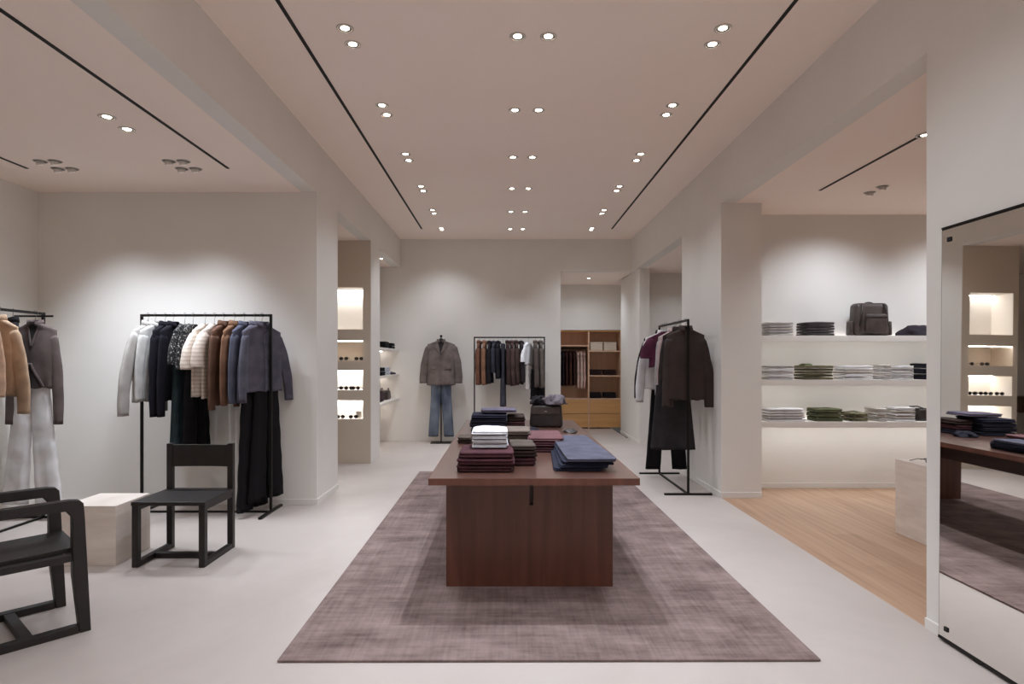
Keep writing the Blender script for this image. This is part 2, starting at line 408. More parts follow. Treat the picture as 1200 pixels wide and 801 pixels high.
tb = thing('display_table', 'long dark mahogany table with slab ends carrying folded clothes on the rug', 'table', (.16,3.404,.013))
TZ = .737
MB().box(-.582,.583,.004,3.396,TZ-.0379,TZ).build('table_top', M['walnut_top'], tb)
MB().box(-.586,.587,0,.0039,TZ-.038,TZ).box(-.586,.587,3.3961,3.4,TZ-.038,TZ).box(-.586,-.5821,.0039,3.3961,TZ-.038,TZ).box(.5831,.587,.0039,3.3961,TZ-.038,TZ).build('uncoated_edge', M['walnut'], tb)  # uncoated rim added so the edge stays dark; same wood as the top
def slab(y0):
    mb = MB(); w0, w1, zt, zn = -.523, .5025, TZ-.038, .50
    mb.box(w0,-.010,y0,y0+.04,0,zt).box(.014,w1,y0,y0+.04,0,zt).box(-.010,.014,y0,y0+.04,0,zn)
    return mb.build('end_panel', M['walnut'], tb)
slab(.381); slab(2.98)
MB().box(-.016,.020,.425,2.978,.49,TZ-.039).build('centre_beam', M['walnut_beam'], tb, bevel=.002)
TT = TZ+.013

# ------------------------------------------------------------------ folded things
def folded_mb(w, d, h, seed, layers=2, rnd=.03, dome=0.0, taper=0.0, e_=.17):
    rr = random.Random(seed); n = 44; mb = MB(); rings = []
    ph = [rr.uniform(0,6) for _ in range(6)]
    def per(off, sc=1.0):
        pts = []
        hw, hd = w/2-off, d/2-off
        for j in range(n):
            a = 2*pi*j/n; c, s = cos(a), sin(a)
            e = e_
            x = hw*math.copysign(abs(c)**e, c); y = hd*math.copysign(abs(s)**e, s)
            x *= 1 - taper*(y/d+.5)
            k = 1 + .012*sin(3*a+ph[0]) + .008*sin(7*a+ph[1])
            pts.append((x*k*sc, y*k*sc))
        return pts
    hl = h/layers; steps = 5
    for L in range(layers):
        for q in range(steps):
            t = (q+.0)/(steps-1) if L == layers-1 or q < steps else 1
            z = (L + t)*hl*.999
            u = 2*t-1; off = .45*min(hl,.03)*(1-math.sqrt(max(0,1-u*u*.98)))
            jx = .004*sin(ph[2]+L*2.1)
            rings.append([(x+jx, y+jx*.6, z) for x, y in per(off)])
    for sc in (.94,.8,.6,.35,.12):
        z = h + dome*(1-sc)**.7
        rings.append([(x, y, z + .0025*sin(9*x/w+ph[3])*cos(7*y/d+ph[4])) for x, y in per(.45*min(hl,.03), sc)])
    mb.rings(rings, True, True)
    return mb
POS = {1:['only'],2:['lower','upper'],3:['bottom','middle','top'],4:['bottom','lower middle','upper middle','top'],
       5:['bottom','second from bottom','middle','second from top','top'],6:['bottom','second from bottom','third from bottom','third from top','second from top','top']}
def stack(x, y, z, w, d, items, where, name, cat, group, rz=0, seed=1, taper=0, wob=.006, dome_top=0.0, extra=None):
    """items: list of (height, material, colour words)"""
    rr = random.Random(seed); outs = []
    for i, it in enumerate(items):
        h, m_, words = it[:3]
        pos = POS[len(items)][i]
        lab = f'{words} {name.replace("_"," ")}, {pos} of stack {where}' if len(items) > 1 else f'{words} folded {name.replace("_"," ")} {where}'
        o = folded_mb(w*(1-rr.uniform(0,.04)), d*(1-rr.uniform(0,.04)), h-.0012, seed*31+i, 2, dome=dome_top if i == len(items)-1 else 0, taper=taper).build(name, m_, smooth=True)
        o.location = (x+rr.uniform(-wob,wob), y+rr.uniform(-wob,wob), z); o.rotation_euler = (0,0,rz+rr.uniform(-.025,.025))
        tag(o, lab, cat, group); outs.append(o); z += h + (0.0015 if i < len(items)-1 else 0) + .004
    return outs, z
burg, burg2 = cloth((70,38,44)), cloth((62,34,38))
white, white2 = cloth((212,212,214),.04), cloth((200,200,204),.05)
navy, navyd, denim = cloth((32,32,46)), cloth((26,25,36)), cloth((72,80,112), .15)
brown, olive, oliveb = cloth((50,38,34)), cloth((76,66,59)), cloth((84,80,58))
G1 = 'folded knitwear on the display table'
zb = TT+.001
_, zt = stack(-.117,3.573+.19,zb,.335,.36,[(.036,burg2,'dark burgundy'),(.036,burg,'burgundy'),(.034,burg,'burgundy')],'under the white shirts at the table front','jumper','jumper','burgundy jumpers at the table front',seed=3)
stack(-.095,3.72+.14,zt+.001,.222,.27,[(.021,white2,'white'),(.021,white,'white'),(.021,white2,'white'),(.024,white,'white')],'on top of the burgundy jumpers','shirt','shirt','white shirts on the burgundy jumpers',seed=5,dome_top=.022,wob=.003)
_, zt = stack(.115,3.80+.16,zb,.16,.30,[(.046,burg2,'very dark brown'),(.04,brown,'dark brown'),(.03,olive,'brown grey')],'beside the white shirts','cardigan','cardigan','brown cardigans beside the white shirts',seed=8,rz=.06)
stack(.04,4.62+.1,zb,.30,.34,[(.05,brown,'taupe'),(.04,olive,'grey brown'),(.035,cloth((104,92,84)),'pale taupe')],'behind the white shirts','knit_top','knitwear','taupe knits behind the white shirts',seed=9,rz=-.05)
stack(.30,4.37+.27,zb,.26,.52,[(.034,burg2,'deep burgundy'),(.03,burg,'burgundy'),(.026,cloth((98,66,68)),'dusty burgundy')],'between the bag and the jeans','scarf','scarf','burgundy scarves in the table middle',seed=12)
stack(-.322,4.83+.1,zb,.11,.2,[(.025,brown,'brown'),(.022,olive,'pale brown')],'at the table edge left of the white shirts','belt_cloth','accessory','small brown folds at the table edge',seed=14)
stack(-.155,5.64+.17,zb,.34,.36,[(.036,navyd,'black navy'),(.036,navyd,'dark navy'),(.036,navyd,'navy'),(.034,navy,'faded navy')],'on the far part of the table','pair_of_trousers','trousers','navy trousers on the far part of the table',seed=17)
_, zt2 = stack(.03+.08,5.70+.2,zb,.17,.36,[(.04,navyd,'black'),(.04,burg2,'dark wine'),(.045,brown,'dark brown')],'right beside the navy trousers','vest','vest','dark vests beside the navy trousers',seed=19)
o = folded_mb(.33,.30,.03,77,2).build('grey_scarf', cloth((96,90,104)), smooth=True); o.location = (-.06,5.83,.75+.172); tag(o, 'grey lilac folded scarf lying on the navy trousers and dark vests', 'scarf')
# jeans laid lengthwise
for i, (dx, c_, w_) in enumerate([(-.03,(30,32,46),'dark indigo'),(-.012,(34,36,52),'indigo'),(.004,(32,34,50),'indigo'),(.012,(76,75,88),'blue')]):
    mm = cloth(c_, .14)
    o = folded_mb(.30,1.16,.0185,200+i,2,taper=.1,e_=.09).build('pair_of_jeans', mm, smooth=True)
    o.location = (.49+dx,3.63+.58-.01*i,zb+i*.0200); o.rotation_euler = (0,0,R(1.2*(i-2)))
    tag(o, f'{w_} jeans folded lengthwise at the table front, {POS[4][i]} of the stack', 'jeans', 'jeans stacked at the table front')

def rbox(w, d, h, r, seg=3, topscale=1.0, bulge=0.0):
    bm = bmesh.new(); bmesh.ops.create_cube(bm, size=1)
    for v in bm.verts:
        k = topscale if v.co.z > 0 else 1
        v.co = Vector((v.co.x*w*k, v.co.y*d*k, (v.co.z+.5)*h))
    bmesh.ops.bevel(bm, geom=list(bm.edges), offset=r, segments=seg, affect='EDGES', profile=.5)
    mb = MB(); mb.v = [tuple(v.co) for v in bm.verts]; bm.verts.index_update()
    mb.f = [tuple(v.index for v in f.verts) for f in bm.faces]; bm.free(); return mb
def arc(c, rx, rz_, a0, a1, n=12, y=0):
    return [(c[0]+rx*cos(a0+(a1-a0)*i/n), c[1]+y, c[2]+rz_*sin(a0+(a1-a0)*i/n)) for i in range(n+1)]
# handbag on the far end of the table
bg = thing('handbag', 'dark brown leather tote bag with handles on the far end of the table', 'bag', (.41,6.12,TT+.002), R(-8))
rbox(.33,.18,.22,.03,3,.9).build('bag_body', M['leather_dark'], bg, True)
MB().box(-.140,.140,-.094,-.088,.13,.20).build('flap', M['leather'], bg, bevel=.002)
for s in (-1,1): MB().tube(arc((0,s*.06,.19),.075,.095,0,pi), .006, 8).build('handle', M['leather_dark'], bg, True)
MB().tube([(-.012,-.096,.155),(.012,-.096,.155)], .006, 8).build('clasp', M['hook'], bg)
def crumple(w, d, h, seed, mat, name):
    rr = random.Random(seed); ph = [rr.uniform(0,6) for _ in range(8)]; rings = []
    nu, nv = 36, 14
    for i in range(nv+1):
        th = pi*(i/nv)*.5
        r_ = []
        for j in range(nu):
            a = 2*pi*j/nu
            k = 1 + .16*sin(3*a+ph[0]+3*th) + .1*sin(5*a+ph[1]-4*th) + .06*sin(9*a+ph[2]+6*th)
            z = h*sin(pi/2-th)*(1+.2*sin(4*a+ph[3]+5*th)*sin(2*th))
            rad = sin(th)**.8
            r_.append((w/2*rad*cos(a)*k, d/2*rad*sin(a)*k, max(0,z)))
        rings.append(r_)
    mb = MB(); mb.rings(rings, True, True)
    return mb.build(name, mat, smooth=True)
o = crumple(.24,.22,.09,4,cloth((104,96,102),.2,pattern='print',c2=(56,48,54)),'crumpled_scarf'); o.location = (.47,5.93+.18,TT+.305-.10); o.location = (.49,6.10,TT+.224)
tag(o, 'crumpled silvery grey patterned scarf bundled on top of the dark tote bag', 'scarf')
o = crumple(.17,.2,.08,26,cloth((24,20,24)),'black_beanie'); o.location = (.33,6.14,TT+.224); tag(o, 'black crumpled beanie on the left top of the dark tote bag', 'hat')
o = crumple(.16,.2,.05,6,navyd,'soft_hat'); o.location = (.235,5.55,TT+.001); tag(o, 'small black crumpled cap on the table before the tote bag', 'cap')
o = crumple(.12,.16,.03,8,M['leather_dark'],'leather_wallet_pouch'); o.location = (.60,5.62,TT+.001); tag(o, 'small dark leather pouch at the table edge beside the tote bag', 'pouch')
# long dark things further back, seen in the mirror
o = folded_mb(.34,.5,.05,91,3).build('folded_coat', navyd, smooth=True); o.location = (-.12,6.45,TT+.001); tag(o, 'black folded coat at the far end of the table behind the navy trousers', 'coat')

# ------------------------------------------------------------------ garments
def sgp(v, e): return math.copysign(abs(v)**e, v)
class Torso:
    def __init__(s, sw=.205, neck=.066, zn=-.09, drop=.06, hem=-.75, hw=.22, dep=.045, amp=.007, seed=1, ww=None):
        s.sw, s.neck, s.zn, s.drop, s.hem, s.hw, s.dep, s.amp = sw, neck, zn, drop, hem, hw, dep, amp
        s.ww = ww if ww else (sw+hw)/2
        r = random.Random(seed); s.ph = [r.uniform(0,6.28) for _ in range(8)]; s.k1 = r.uniform(22,34); s.k2 = r.uniform(48,70)
    def W(s, z):
        zs = s.zn - s.drop
        if z > zs:
            t = (s.zn-z)/s.drop
            return s.neck + (s.sw-s.neck)*min(1, t**1.05)
        t = (zs-z)/(zs-s.hem)
        a, b, c = s.sw*1.005, s.ww, s.hw
        return a*(1-t)*(1-t)+2*b*t*(1-t)+c*t*t if True else 0
    def D(s, z):
        zs = s.zn - s.drop
        if z > zs:
            t = (s.zn-z)/s.drop; return .036*(1-t)+.026*t
        t = min(1,(zs-z)/.22); return .026+(s.dep-.026)*math.sin(t*pi/2)
    def disp(s, x, z, side):
        t = max(0, (s.zn-s.drop-z)/(s.zn-s.drop-s.hem))
        A = s.amp*1.25*(.25+.75*t)
        return A*(sin(s.k1*x+s.ph[0]+1.5*side+2.2*t) + .5*sin(s.k2*x+s.ph[1]-3*t+side) + .6*t*sin(11*x+s.ph[2]+side*2))
    def front(s, x, z, off=0):
        u = min(.999, abs(x)/s.W(z))
        sn = (1-u**(2/.72))**.5 if u < 1 else 0
        y = -(s.D(z)*(sn**.8) + s.disp(x,z,-1)*sn)
        return y-off
    def ring(s, z, n=48, inset=0):
        W, D_ = s.W(z)-inset, s.D(z)-inset; r = []
        for j in range(n):
            a = 2*pi*j/n; c, sn = cos(a), sin(a)
            x = W*sgp(c,.72); y = D_*sgp(sn,.8)
            y += math.copysign(1,sn)*s.disp(x,z,1 if sn > 0 else -1)*abs(sn)
            r.append((x,y,z + (0.006*sin(5*x*10+s.ph[3]) if z <= s.hem+.001 else 0)))
        return r
    def mb(s, rows=26):
        zs = s.zn-s.drop
        lv = [s.zn - s.drop*t for t in (0,.08,.2,.4,.6,.8,.93,1)] + [zs-(zs-s.hem)*i/rows for i in range(1,rows+1)]
        rings = [s.ring(z) for z in lv]
        rings.append(s.ring(s.hem, inset=.004)); rings.append(s.ring(s.hem+.12, inset=.005))
        mb = MB(); mb.rings(rings, False, False); return mb
    def patch(s, xl, xr, z0, z1, off=.004, nx=4, nz=14):
        g = []
        for i in range(nz+1):
            z = z0+(z1-z0)*i/nz; a, b = xl(z), xr(z)
            g.append([(a+(b-a)*j/nx, s.front(a+(b-a)*j/nx, z, off), z) for j in range(nx+1)])
        mb = MB(); mb.grid(g); return mb
def sleeve_mb(T, sd, L, spread=.05, r0=.075, r1=.05, fwd=-.02, seed=0, flat=.6, kink=0):
    rr = random.Random(seed+sd*7); ph = [rr.uniform(0,6) for _ in range(4)]
    sprd = spread[0 if sd < 0 else 1] if isinstance(spread, tuple) else spread
    x0 = T.sw-.055; z0 = T.zn-T.drop-.048
    n = 18; rows = 20; rings = []
    prev = None; P = []
    for i in range(rows+1):
        t = i/rows
        x = x0 + (sprd+.05)*(1-(1-t)**2.2) ; z = z0 - L*t*(1-.0*t); y = fwd*t*t + kink*sin(pi*t)
        pass
        P.append(Vector((sd*x, y, z)))
    for i, p in enumerate(P):
        t = i/rows
        tg = (P[min(i+1,rows)]-P[max(i-1,0)]).normalized()
        a = Vector((0,1,0)).cross(tg).normalized(); b_ = Vector((0,1,0))
        r = r0+(r1-r0)*t**.8
        if i == 0: r *= .8
        pts = []
        for j in range(n):
            th = 2*pi*j/n
            k = 1 + .10*sin(3*th+ph[0]+2*t) + .035*sin(17*t+2*th+ph[1])*min(1,4*t*(1-t)+.2) + .05*sin(5*th+ph[2]+1.5*t)
            pts.append(p + a*(r*k*cos(th)) + b_*(r*k*flat*sin(th)))
        rings.append(pts)
    last = P[-1]; rings.append([last + (Vector(q)-last)*.86 + Vector((0,0,.001)) for q in rings[-1]])
    rings.append([last + (Vector(q)-last)*.7 + Vector((0,0,.04)) for q in rings[-2]])
    mb = MB(); mb.rings(rings, True, True); return mb
def collar_mb(T, h=.035, flare=1.25, n=28, gap=.35):
    """turned-down collar: band up from the neck, folded over and down outside, open at the front"""
    prof = [(1.0,0),(1.0,h*.6),(1.04,h),(1.12,h*1.02),(flare,h*.35),(flare+.05,-.008)]
    g = []
    for k, z in prof:
        row = []
        for j in range(n+1):
            a = -pi/2+gap + (2*pi-2*gap)*j/n
            fr = max(0,-sin(a))
            row.append((T.neck*.92*k*cos(a), T.D(T.zn)*.92*k*sin(a)*(1+.25*fr), T.zn+z-.025*fr*fr))
        g.append(row)
    mb = MB(); mb.grid(g); return mb
def band_mb(T, h=.02, n=30):
    g = [[(T.neck*k*cos(2*pi*j/n), T.D(T.zn)*k*sin(2*pi*j/n), T.zn+z-.02*max(0,-sin(2*pi*j/n))) for j in range(n)] for k, z in ((1.0,-.012),(1.03,0),(.98,h*.5),(.93,h*.4))]
    mb = MB(); mb.rings(g, False, False); return mb
def hanger_parts(t, sw=.17):
    pts = arc((0,0,0),.021,.021,R(-35),R(190),14)
    pts = [(x,y,z) for x,y,z in pts][::-1]
    # hook over the rail then down to the bar
    p2 = arc((0,0,0),.0205,.0205,R(190),R(-20),14) + [(.010,0,-.024),(.001,0,-.034),(0,0,-.05),(0,0,-.098)]
    MB().tube(p2, .0021, 6).build('hook', M['hook'], t, True)
    bar = []
    for i in range(-10,11):
        x = sw*i/10
        bar.append((x,0,-.100-.42*max(0,abs(x)-.04)-.018*(abs(i)/10)**2))
    MB().tube(bar, [.0045+.003*(1-abs(i)/10)+.002 for i in range(-10,11)], 8).build('shoulder_bar', M['black_wood'], t, True)
HG = None
def hanger(loc, rz, label, group):
    global HG
    if HG is None:
        HG = thing('clothes_hanger', label, 'hanger', loc, rz, group); hanger_parts(HG); return HG
    return dup(HG, loc, rz, label, group)

def garment(name, cat, label, group, loc, rz, mat, kind='shirt', seed=1, T=None, sl=.56, spread=.05, r0=.062, r1=.046, fwd=-.012, flat=.5, sleeves=True, buttons=0, trim=None, inner=None):
    t = thing(name, label, cat, loc, rz, group)
    T = T or Torso(seed=seed)
    T.mb().build('torso', mat, t, True)
    if sleeves:
        for sd in (-1,1):
            s = sleeve_mb(T, sd, sl, spread, r0, r1, fwd, seed, flat).build('sleeve', mat, t, True)
    tm = trim or mat
    if kind in ('shirt','jacket'):
        collar_mb(T, .034 if kind == 'shirt' else .04).build('collar', tm, t, True, solid=.003)
        T.patch(lambda z: -.016, lambda z: .016, T.zn-.035, T.hem+.004, .0035, 3, 26).build('placket', tm, t, True, solid=.002)
    elif kind == 'tee':
        band_mb(T).build('neckband', tm, t, True)
    elif kind in ('blazer','cardigan'):
        vz = -.33 if kind == 'blazer' else -.30
        z0 = T.zn-.01
        f = lambda z: max(.003, T.neck*.82*(z-vz)/(z0-vz))
        T.patch(lambda z: -f(z), lambda z: f(z), z0, vz, .0025, 6, 16).build('inner_opening', inner or M['dark'], t, True)
        if kind == 'blazer':
            for sd in (-1,1):
                def edge(z, k=sd): return k*f(z)
                def outer(z, k=sd):
                    u = (z0-z)/(z0-vz); w = .035+.045*math.sin(min(1,u*1.25)*pi)**.8*(1 if u < .8 else 1-(u-.8)*4)
                    if u < .28: w = .03+.08*u
                    return k*(f(z)+max(.004,w))
                if sd > 0: T.patch(edge, outer, z0, vz, .009, 4, 16).build('lapel', tm, t, True, solid=.004)
                else: T.patch(outer, edge, z0, vz, .009, 4, 16).build('lapel', tm, t, True, solid=.004)
            T.patch(lambda z: -.004, lambda z: .004, vz, T.hem+.006, .004, 2, 14).build('front_edge', tm, t, True, solid=.003)
            for sd in (-1,1):
                T.patch(lambda z: sd*.13-.055, lambda z: sd*.13+.055, -.55, -.60, .006, 5, 4).build('pocket_flap', tm, t, True, solid=.004)
        else:
            for sd in (-1,1):
                T.patch(lambda z: sd*f(z)-.011, lambda z: sd*f(z)+.011, z0, vz, .006, 3, 16).build('rib_band', tm, t, True, solid=.004)
        collar_mb(T, .03, 1.15).build('collar', tm, t, True, solid=.004)
    if buttons:
        zt = -.16 if kind in ('shirt','jacket') else -.34
        zb_ = T.hem+.08
        for i in range(buttons):
            z = zt+(zb_-zt)*i/max(1,buttons-1); y = T.front(0,z,.006)
            MB().tube([(0,y+.001,z),(0,y-.003,z)], .007, 10).build('button', M['leather_dark'], t)
    return t
def trousers(label, group, loc, rz, mat, w=.19, z0=-.5, L=1.0, hem=.10, dep=.035, seed=1, gap=.01, spread=0.0, name='trousers', flat=.42, crotch=.27):
    t = thing(name, label, 'trousers', loc, rz, group)
    rr = random.Random(seed); ph = [rr.uniform(0,6) for _ in range(6)]
    for sd in (-1,1):
        rings = []; rows = 26; n = 26
        for i in range(rows+1):
            u = i/rows; z = z0-L*u
            inn = 0.0008 if u*L < crotch else gap*(u*L-crotch)/(L-crotch)+.0008
            wd = w+(2*hem-w)*min(1,(u/.35))**1.0 if u < .35 else 2*hem
            wd = w*(1-u)+2*hem*u
            cx = inn+wd/2+spread*u
            r = []
            for j in range(n):
                a = 2*pi*j/n
                x = wd/2*sgp(cos(a),.8); y = dep*sgp(sin(a),.9)*(1-.35*max(0,1-u*4)*.5)
                y += math.copysign(1,sin(a))*abs(sin(a))*.006*(.3+u)*(sin(36*x+ph[0]+sd+2*u)+.6*sin(70*x+ph[1]-3*u))
                y += .003*sin(30*u+ph[2]+9*x)
                r.append((sd*(cx+x), y, z))
            rings.append(r)
        rings.append([(x,y*.7,z+.03) for x,y,z in rings[-1]])
        MB().rings(rings).build('trouser_leg', mat, t, True)
    n = 32
    g = [[((w+.002)*sgp(cos(2*pi*j/n),.75), (dep*.9+.003)*sgp(sin(2*pi*j/n),.85), z) for j in range(n)] for z in (z0+.012,z0+.01,z0-.035,z0-.037)]
    MB().rings(g).build('waistband', mat, t, True)
    return t
def skirt(label, group, loc, rz, mat, w=.17, z0=-.5, L=.55, hw=.24, dep=.045, hd=.07, seed=1, name='skirt', cat='skirt', amp=.012):
    t = thing(name, label, cat, loc, rz, group)
    rr = random.Random(seed); ph = [rr.uniform(0,6) for _ in range(6)]; rings = []
    n = 56
    for i in range(23):
        u = i/22; W = w+(hw-w)*u; D_ = dep*.7+(hd-dep*.7)*u; r = []
        for j in range(n):
            a = 2*pi*j/n
            k = 1+.0
            f = amp*u*(sin(7*a+ph[0]+u)+.6*sin(11*a+ph[1]))
            r.append(((W)*sgp(cos(a),.8)+f*cos(a)*.6, (D_)*sgp(sin(a),.85)+f*sin(a), z0-L*u))
        rings.append(r)
    rings.append([(x*.93,y*.85,z+.03) for x,y,z in rings[-1]])
    MB().rings(rings).build('skirt_body', mat, t, True)
    g = [[((w+.003)*sgp(cos(2*pi*j/n),.8), (dep*.7+.004)*sgp(sin(2*pi*j/n),.85), z) for j in range(n)] for z in (z0+.012,z0+.01,z0-.03,z0-.032)]
    MB().rings(g).build('waistband', mat, t, True)
    return t

# ------------------------------------------------------------------ racks
def rack(label, loc, rz, L=1.2, H=1.835, foot=.52, s=.022):
    """rail along local x, centred"""
    t = thing('clothes_rack', label, 'clothes rack', loc, rz)
    h = L/2
    MB().box(-h-s/2,h+s/2,-s/2,s/2,H-s,H).build('rail', M['black'], t, bevel=.0015)
    for sd in (-1,1):
        MB().box(sd*h-s/2,sd*h+s/2,-s/2,s/2,s,H-s).build('post', M['black'], t, bevel=.0015)
        MB().box(sd*h-s*.7,sd*h+s*.7,-foot/2,foot/2,0,s*.9).build('foot', M['black'], t, bevel=.0015)
    MB().box(-h+s*.7,h-s*.7,-s/2,s/2,.0,s*.8).build('base_bar', M['black'], t, bevel=.0015)
    return t
HR = 1.835-.011          # rail centre height

# rack A, against the left wall
YA = 5.70
rack('black metal clothes rack standing parallel to the wall behind the black chair', (-2.767,5.69,0), 0, 1.195)
f125 = FPX/YA
def xa(px): return (px-VX)/f125
GA = 'clothes on the rack behind the black chair'
def gA(px, rz=90, **k): return (xa(px), YA-.01, HR), R(rz)
grey_l, grey_w = cloth((168,163,158),.07), cloth((192,190,187),.08)
blacknavy = cloth((20,17,26),.12); camel = cloth((124,92,72)); rust = cloth((100,74,60)); bluegrey = cloth((84,86,100)); bluegrey2 = cloth((92,91,103)); blk = cloth((17,13,16),.1)
teal = cloth((46,58,62),.15); cream = cloth((216,204,192), pattern='stripe', c2=(196,180,166)); pr = cloth((24,22,24), pattern='print', c2=(168,164,160))
specA = [
 (176,'jacket','jacket','light grey jacket with long sleeves, first on the rack behind the chair',grey_l,'jacket',dict(T=Torso(sw=.205,hem=-.79,hw=.22,dep=.034,seed=1,amp=.006),sl=.70,spread=(.16,.01),r0=.08,r1=.062)),
 (184.5,'shirt','shirt','crinkled off-white shirt next to the light grey jacket',grey_w,'shirt',dict(T=Torso(sw=.21,hem=-.77,hw=.235,dep=.033,seed=2,amp=.008),sl=.58,spread=.05)),
 (196,'shirt','shirt','black navy shirt beside the off-white shirt',blacknavy,'shirt',dict(T=Torso(sw=.20,hem=-.78,hw=.22,dep=.033,seed=3),sl=.72,spread=.02)),
 (205.5,'shirt','shirt','black navy shirt beside the patterned blouse',blacknavy,'shirt',dict(T=Torso(sw=.20,hem=-.78,hw=.22,dep=.033,seed=4),sl=.72,spread=.02)),
 (219,'blouse','blouse','black and white patterned blouse over a teal skirt',pr,'tee',dict(T=Torso(sw=.19,hem=-.42,hw=.20,dep=.033,seed=5),sl=.26,spread=.05,r0=.06,r1=.06)),
 (228.5,'blouse','blouse','black and white patterned blouse over black trousers',pr,'tee',dict(T=Torso(sw=.19,hem=-.48,hw=.20,dep=.033,seed=6),sl=.30,spread=.05,r0=.06,r1=.06)),
 (242.6,'cardigan','cardigan','cream textured short-sleeved cardigan beside the patterned blouse',cream,'tee',dict(T=Torso(sw=.20,hem=-.74,hw=.21,dep=.032,seed=7),sl=.30,spread=(.10,.03),r0=.07,r1=.075)),
 (253.5,'cardigan','cardigan','cream textured short-sleeved cardigan beside the brown suede jacket',cream,'tee',dict(T=Torso(sw=.20,hem=-.76,hw=.21,dep=.032,seed=8),sl=.28,spread=(.10,.03),r0=.07,r1=.075)),
 (264,'jacket','jacket','darker brown suede jacket beside the cream cardigan',rust,'jacket',dict(T=Torso(sw=.205,hem=-.82,hw=.215,dep=.033,seed=9),sl=.66,spread=.03)),
 (276.6,'jacket','jacket','camel brown suede jacket beside the blue shirt',camel,'jacket',dict(T=Torso(sw=.205,hem=-.80,hw=.215,dep=.033,seed=10),sl=.62,spread=.03)),
 (288,'shirt','shirt','slate blue shirt beside the camel jacket',bluegrey,'shirt',dict(T=Torso(sw=.21,hem=-.72,hw=.225,dep=.034,seed=11),sl=.60,spread=.04)),
 (300.5,'shirt','shirt','blue grey shirt hanging second from the end post',bluegrey2,'shirt',dict(T=Torso(sw=.21,hem=-.70,hw=.225,dep=.034,seed=12),sl=.57,spread=.04)),
]
for i, (px,nm,ct,lb,mt,kd,kw) in enumerate(specA):
    rz = 90 + [-3,-3,1,-1,1,-1,-4,-4,-3,-1,-3,-4][i]
    loc = (xa(px), YA-.035, HR)
    garment(nm, ct, lb, GA, loc, R(rz), mt, kd, seed=i+20, **kw)
    hanger(loc, R(rz), 'black hanger under the clothes on the rack behind the chair', 'hangers on the rack behind the chair')
loc = (xa(308.5), YA-.03, HR)
garment('shirt','shirt','blue grey shirt turned outward at the end post with its placket showing',GA,loc,R(63),cloth((84,80,92)),'shirt',seed=40,T=Torso(sw=.215,hem=-.70,hw=.235,dep=.04,seed=13),sl=.60,spread=(.02,.10),buttons=5)
hanger(loc, R(63), 'black hanger under the clothes on the rack behind the chair', 'hangers on the rack behind the chair')
skirt('long dark teal skirt below the patterned blouse', GA, (xa(217),YA-.02,HR), R(88), teal, .15,-.36,.95,.19,.05,.055,seed=3)
trousers('wide black trousers below the second patterned blouse', GA, (xa(231.5),YA-.02,HR), R(86), blk, .17,-.42,.86,.10,.036,seed=4)
trousers('long black trousers under the blue grey shirt, nearer the post', GA, (xa(299),YA-.05,HR), R(80), blk, .165,-.60,1.17,.105,.033,seed=5,gap=.02)
trousers('long black flared trousers at the end post, further back', GA, (xa(311),YA+.02,HR), R(72), blk, .15,-.60,1.10,.11,.033,seed=6,gap=.02)

# rack B, far left, perpendicular
XB = -4.13
rack('black metal clothes rack standing along the far left wall with white trousers', (XB,4.87,0), R(90), 1.25)
MB().box(-.20,.14,-.008,.008,-.008,.008).build('crossbar', M['black'], None, bevel=.001).location = (XB-.03,5.46,1.80)
bpy.data.objects['crossbar'].parent = [o for o in bpy.data.objects if o.name.startswith('clothes_rack') and abs(o.location.y-4.87) < .01][0]
cb = bpy.data.objects['crossbar']; cb.location = (5.46-4.87, .03, 1.80); cb.rotation_euler = (0,0,R(-90))
GB = 'clothes on the rack at the far left wall'
greybrown = cloth((98,86,84),.1); beige = cloth((176,150,126),.1); beige2 = cloth((190,158,134),.1)
HB = 'hangers on the rack at the far left wall'
def gb(y, rz=0, dx=0): return (XB+dx, y, HR), R(rz)
l, rz = gb(5.41, 0, -.005)
T = Torso(sw=.185,hem=-.66,hw=.18,dep=.05,seed=21,amp=.008,ww=.19)
cg = garment('cardigan','cardigan','grey brown V-neck cardigan facing outward over white trousers',GB,l,rz,greybrown,'cardigan',seed=51,T=T,sl=.78,spread=.03,r0=.06,r1=.04,fwd=-.02)
T.patch(lambda z: -.002-.10*(-.44-z)/.22, lambda z: .002+.10*(-.44-z)/.22, -.44, -.655, .004, 6, 12).build('tied_hem_opening', cloth((52,44,44)), cg, True)
for sd in (-1,1):
    T.patch(lambda z: sd*(.004+.10*(-.44-z)/.22)-.011, lambda z: sd*(.004+.10*(-.44-z)/.22)+.011, -.44,-.655,.008,3,12).build('rib_band', greybrown, cg, True, solid=.005)
hanger(l, rz, 'black hanger on the far left rack', HB)
trousers('wide-legged white trousers below the grey brown cardigan', GB, (XB-.035,5.41,HR), 0, cloth((226,224,224),.04), .15,-.60,1.08,.118,.036,seed=9,gap=.03)
l, rz = gb(5.22, 0, 0); 
garment('jacket','jacket','black jacket mostly hidden between the cardigan and the beige jackets',GB,(XB-.02,5.18,HR),R(-42),blk,'jacket',seed=53,T=Torso(sw=.19,hem=-.62,hw=.19,dep=.045,seed=23),sl=.5,spread=-.02)
hanger((XB-.02,5.18,HR), R(-42), 'black hanger on the far left rack', HB)
garment('jacket','jacket','beige jacket with its sleeve hanging before the white trousers',GB,(XB+.05,4.95,HR),R(-18),beige,'jacket',seed=54,T=Torso(sw=.215,hem=-.70,hw=.225,dep=.05,seed=24),sl=.64,spread=(.05,.09),r0=.075,r1=.055)
hanger((XB+.05,4.95,HR), R(-18), 'black hanger on the far left rack', HB)
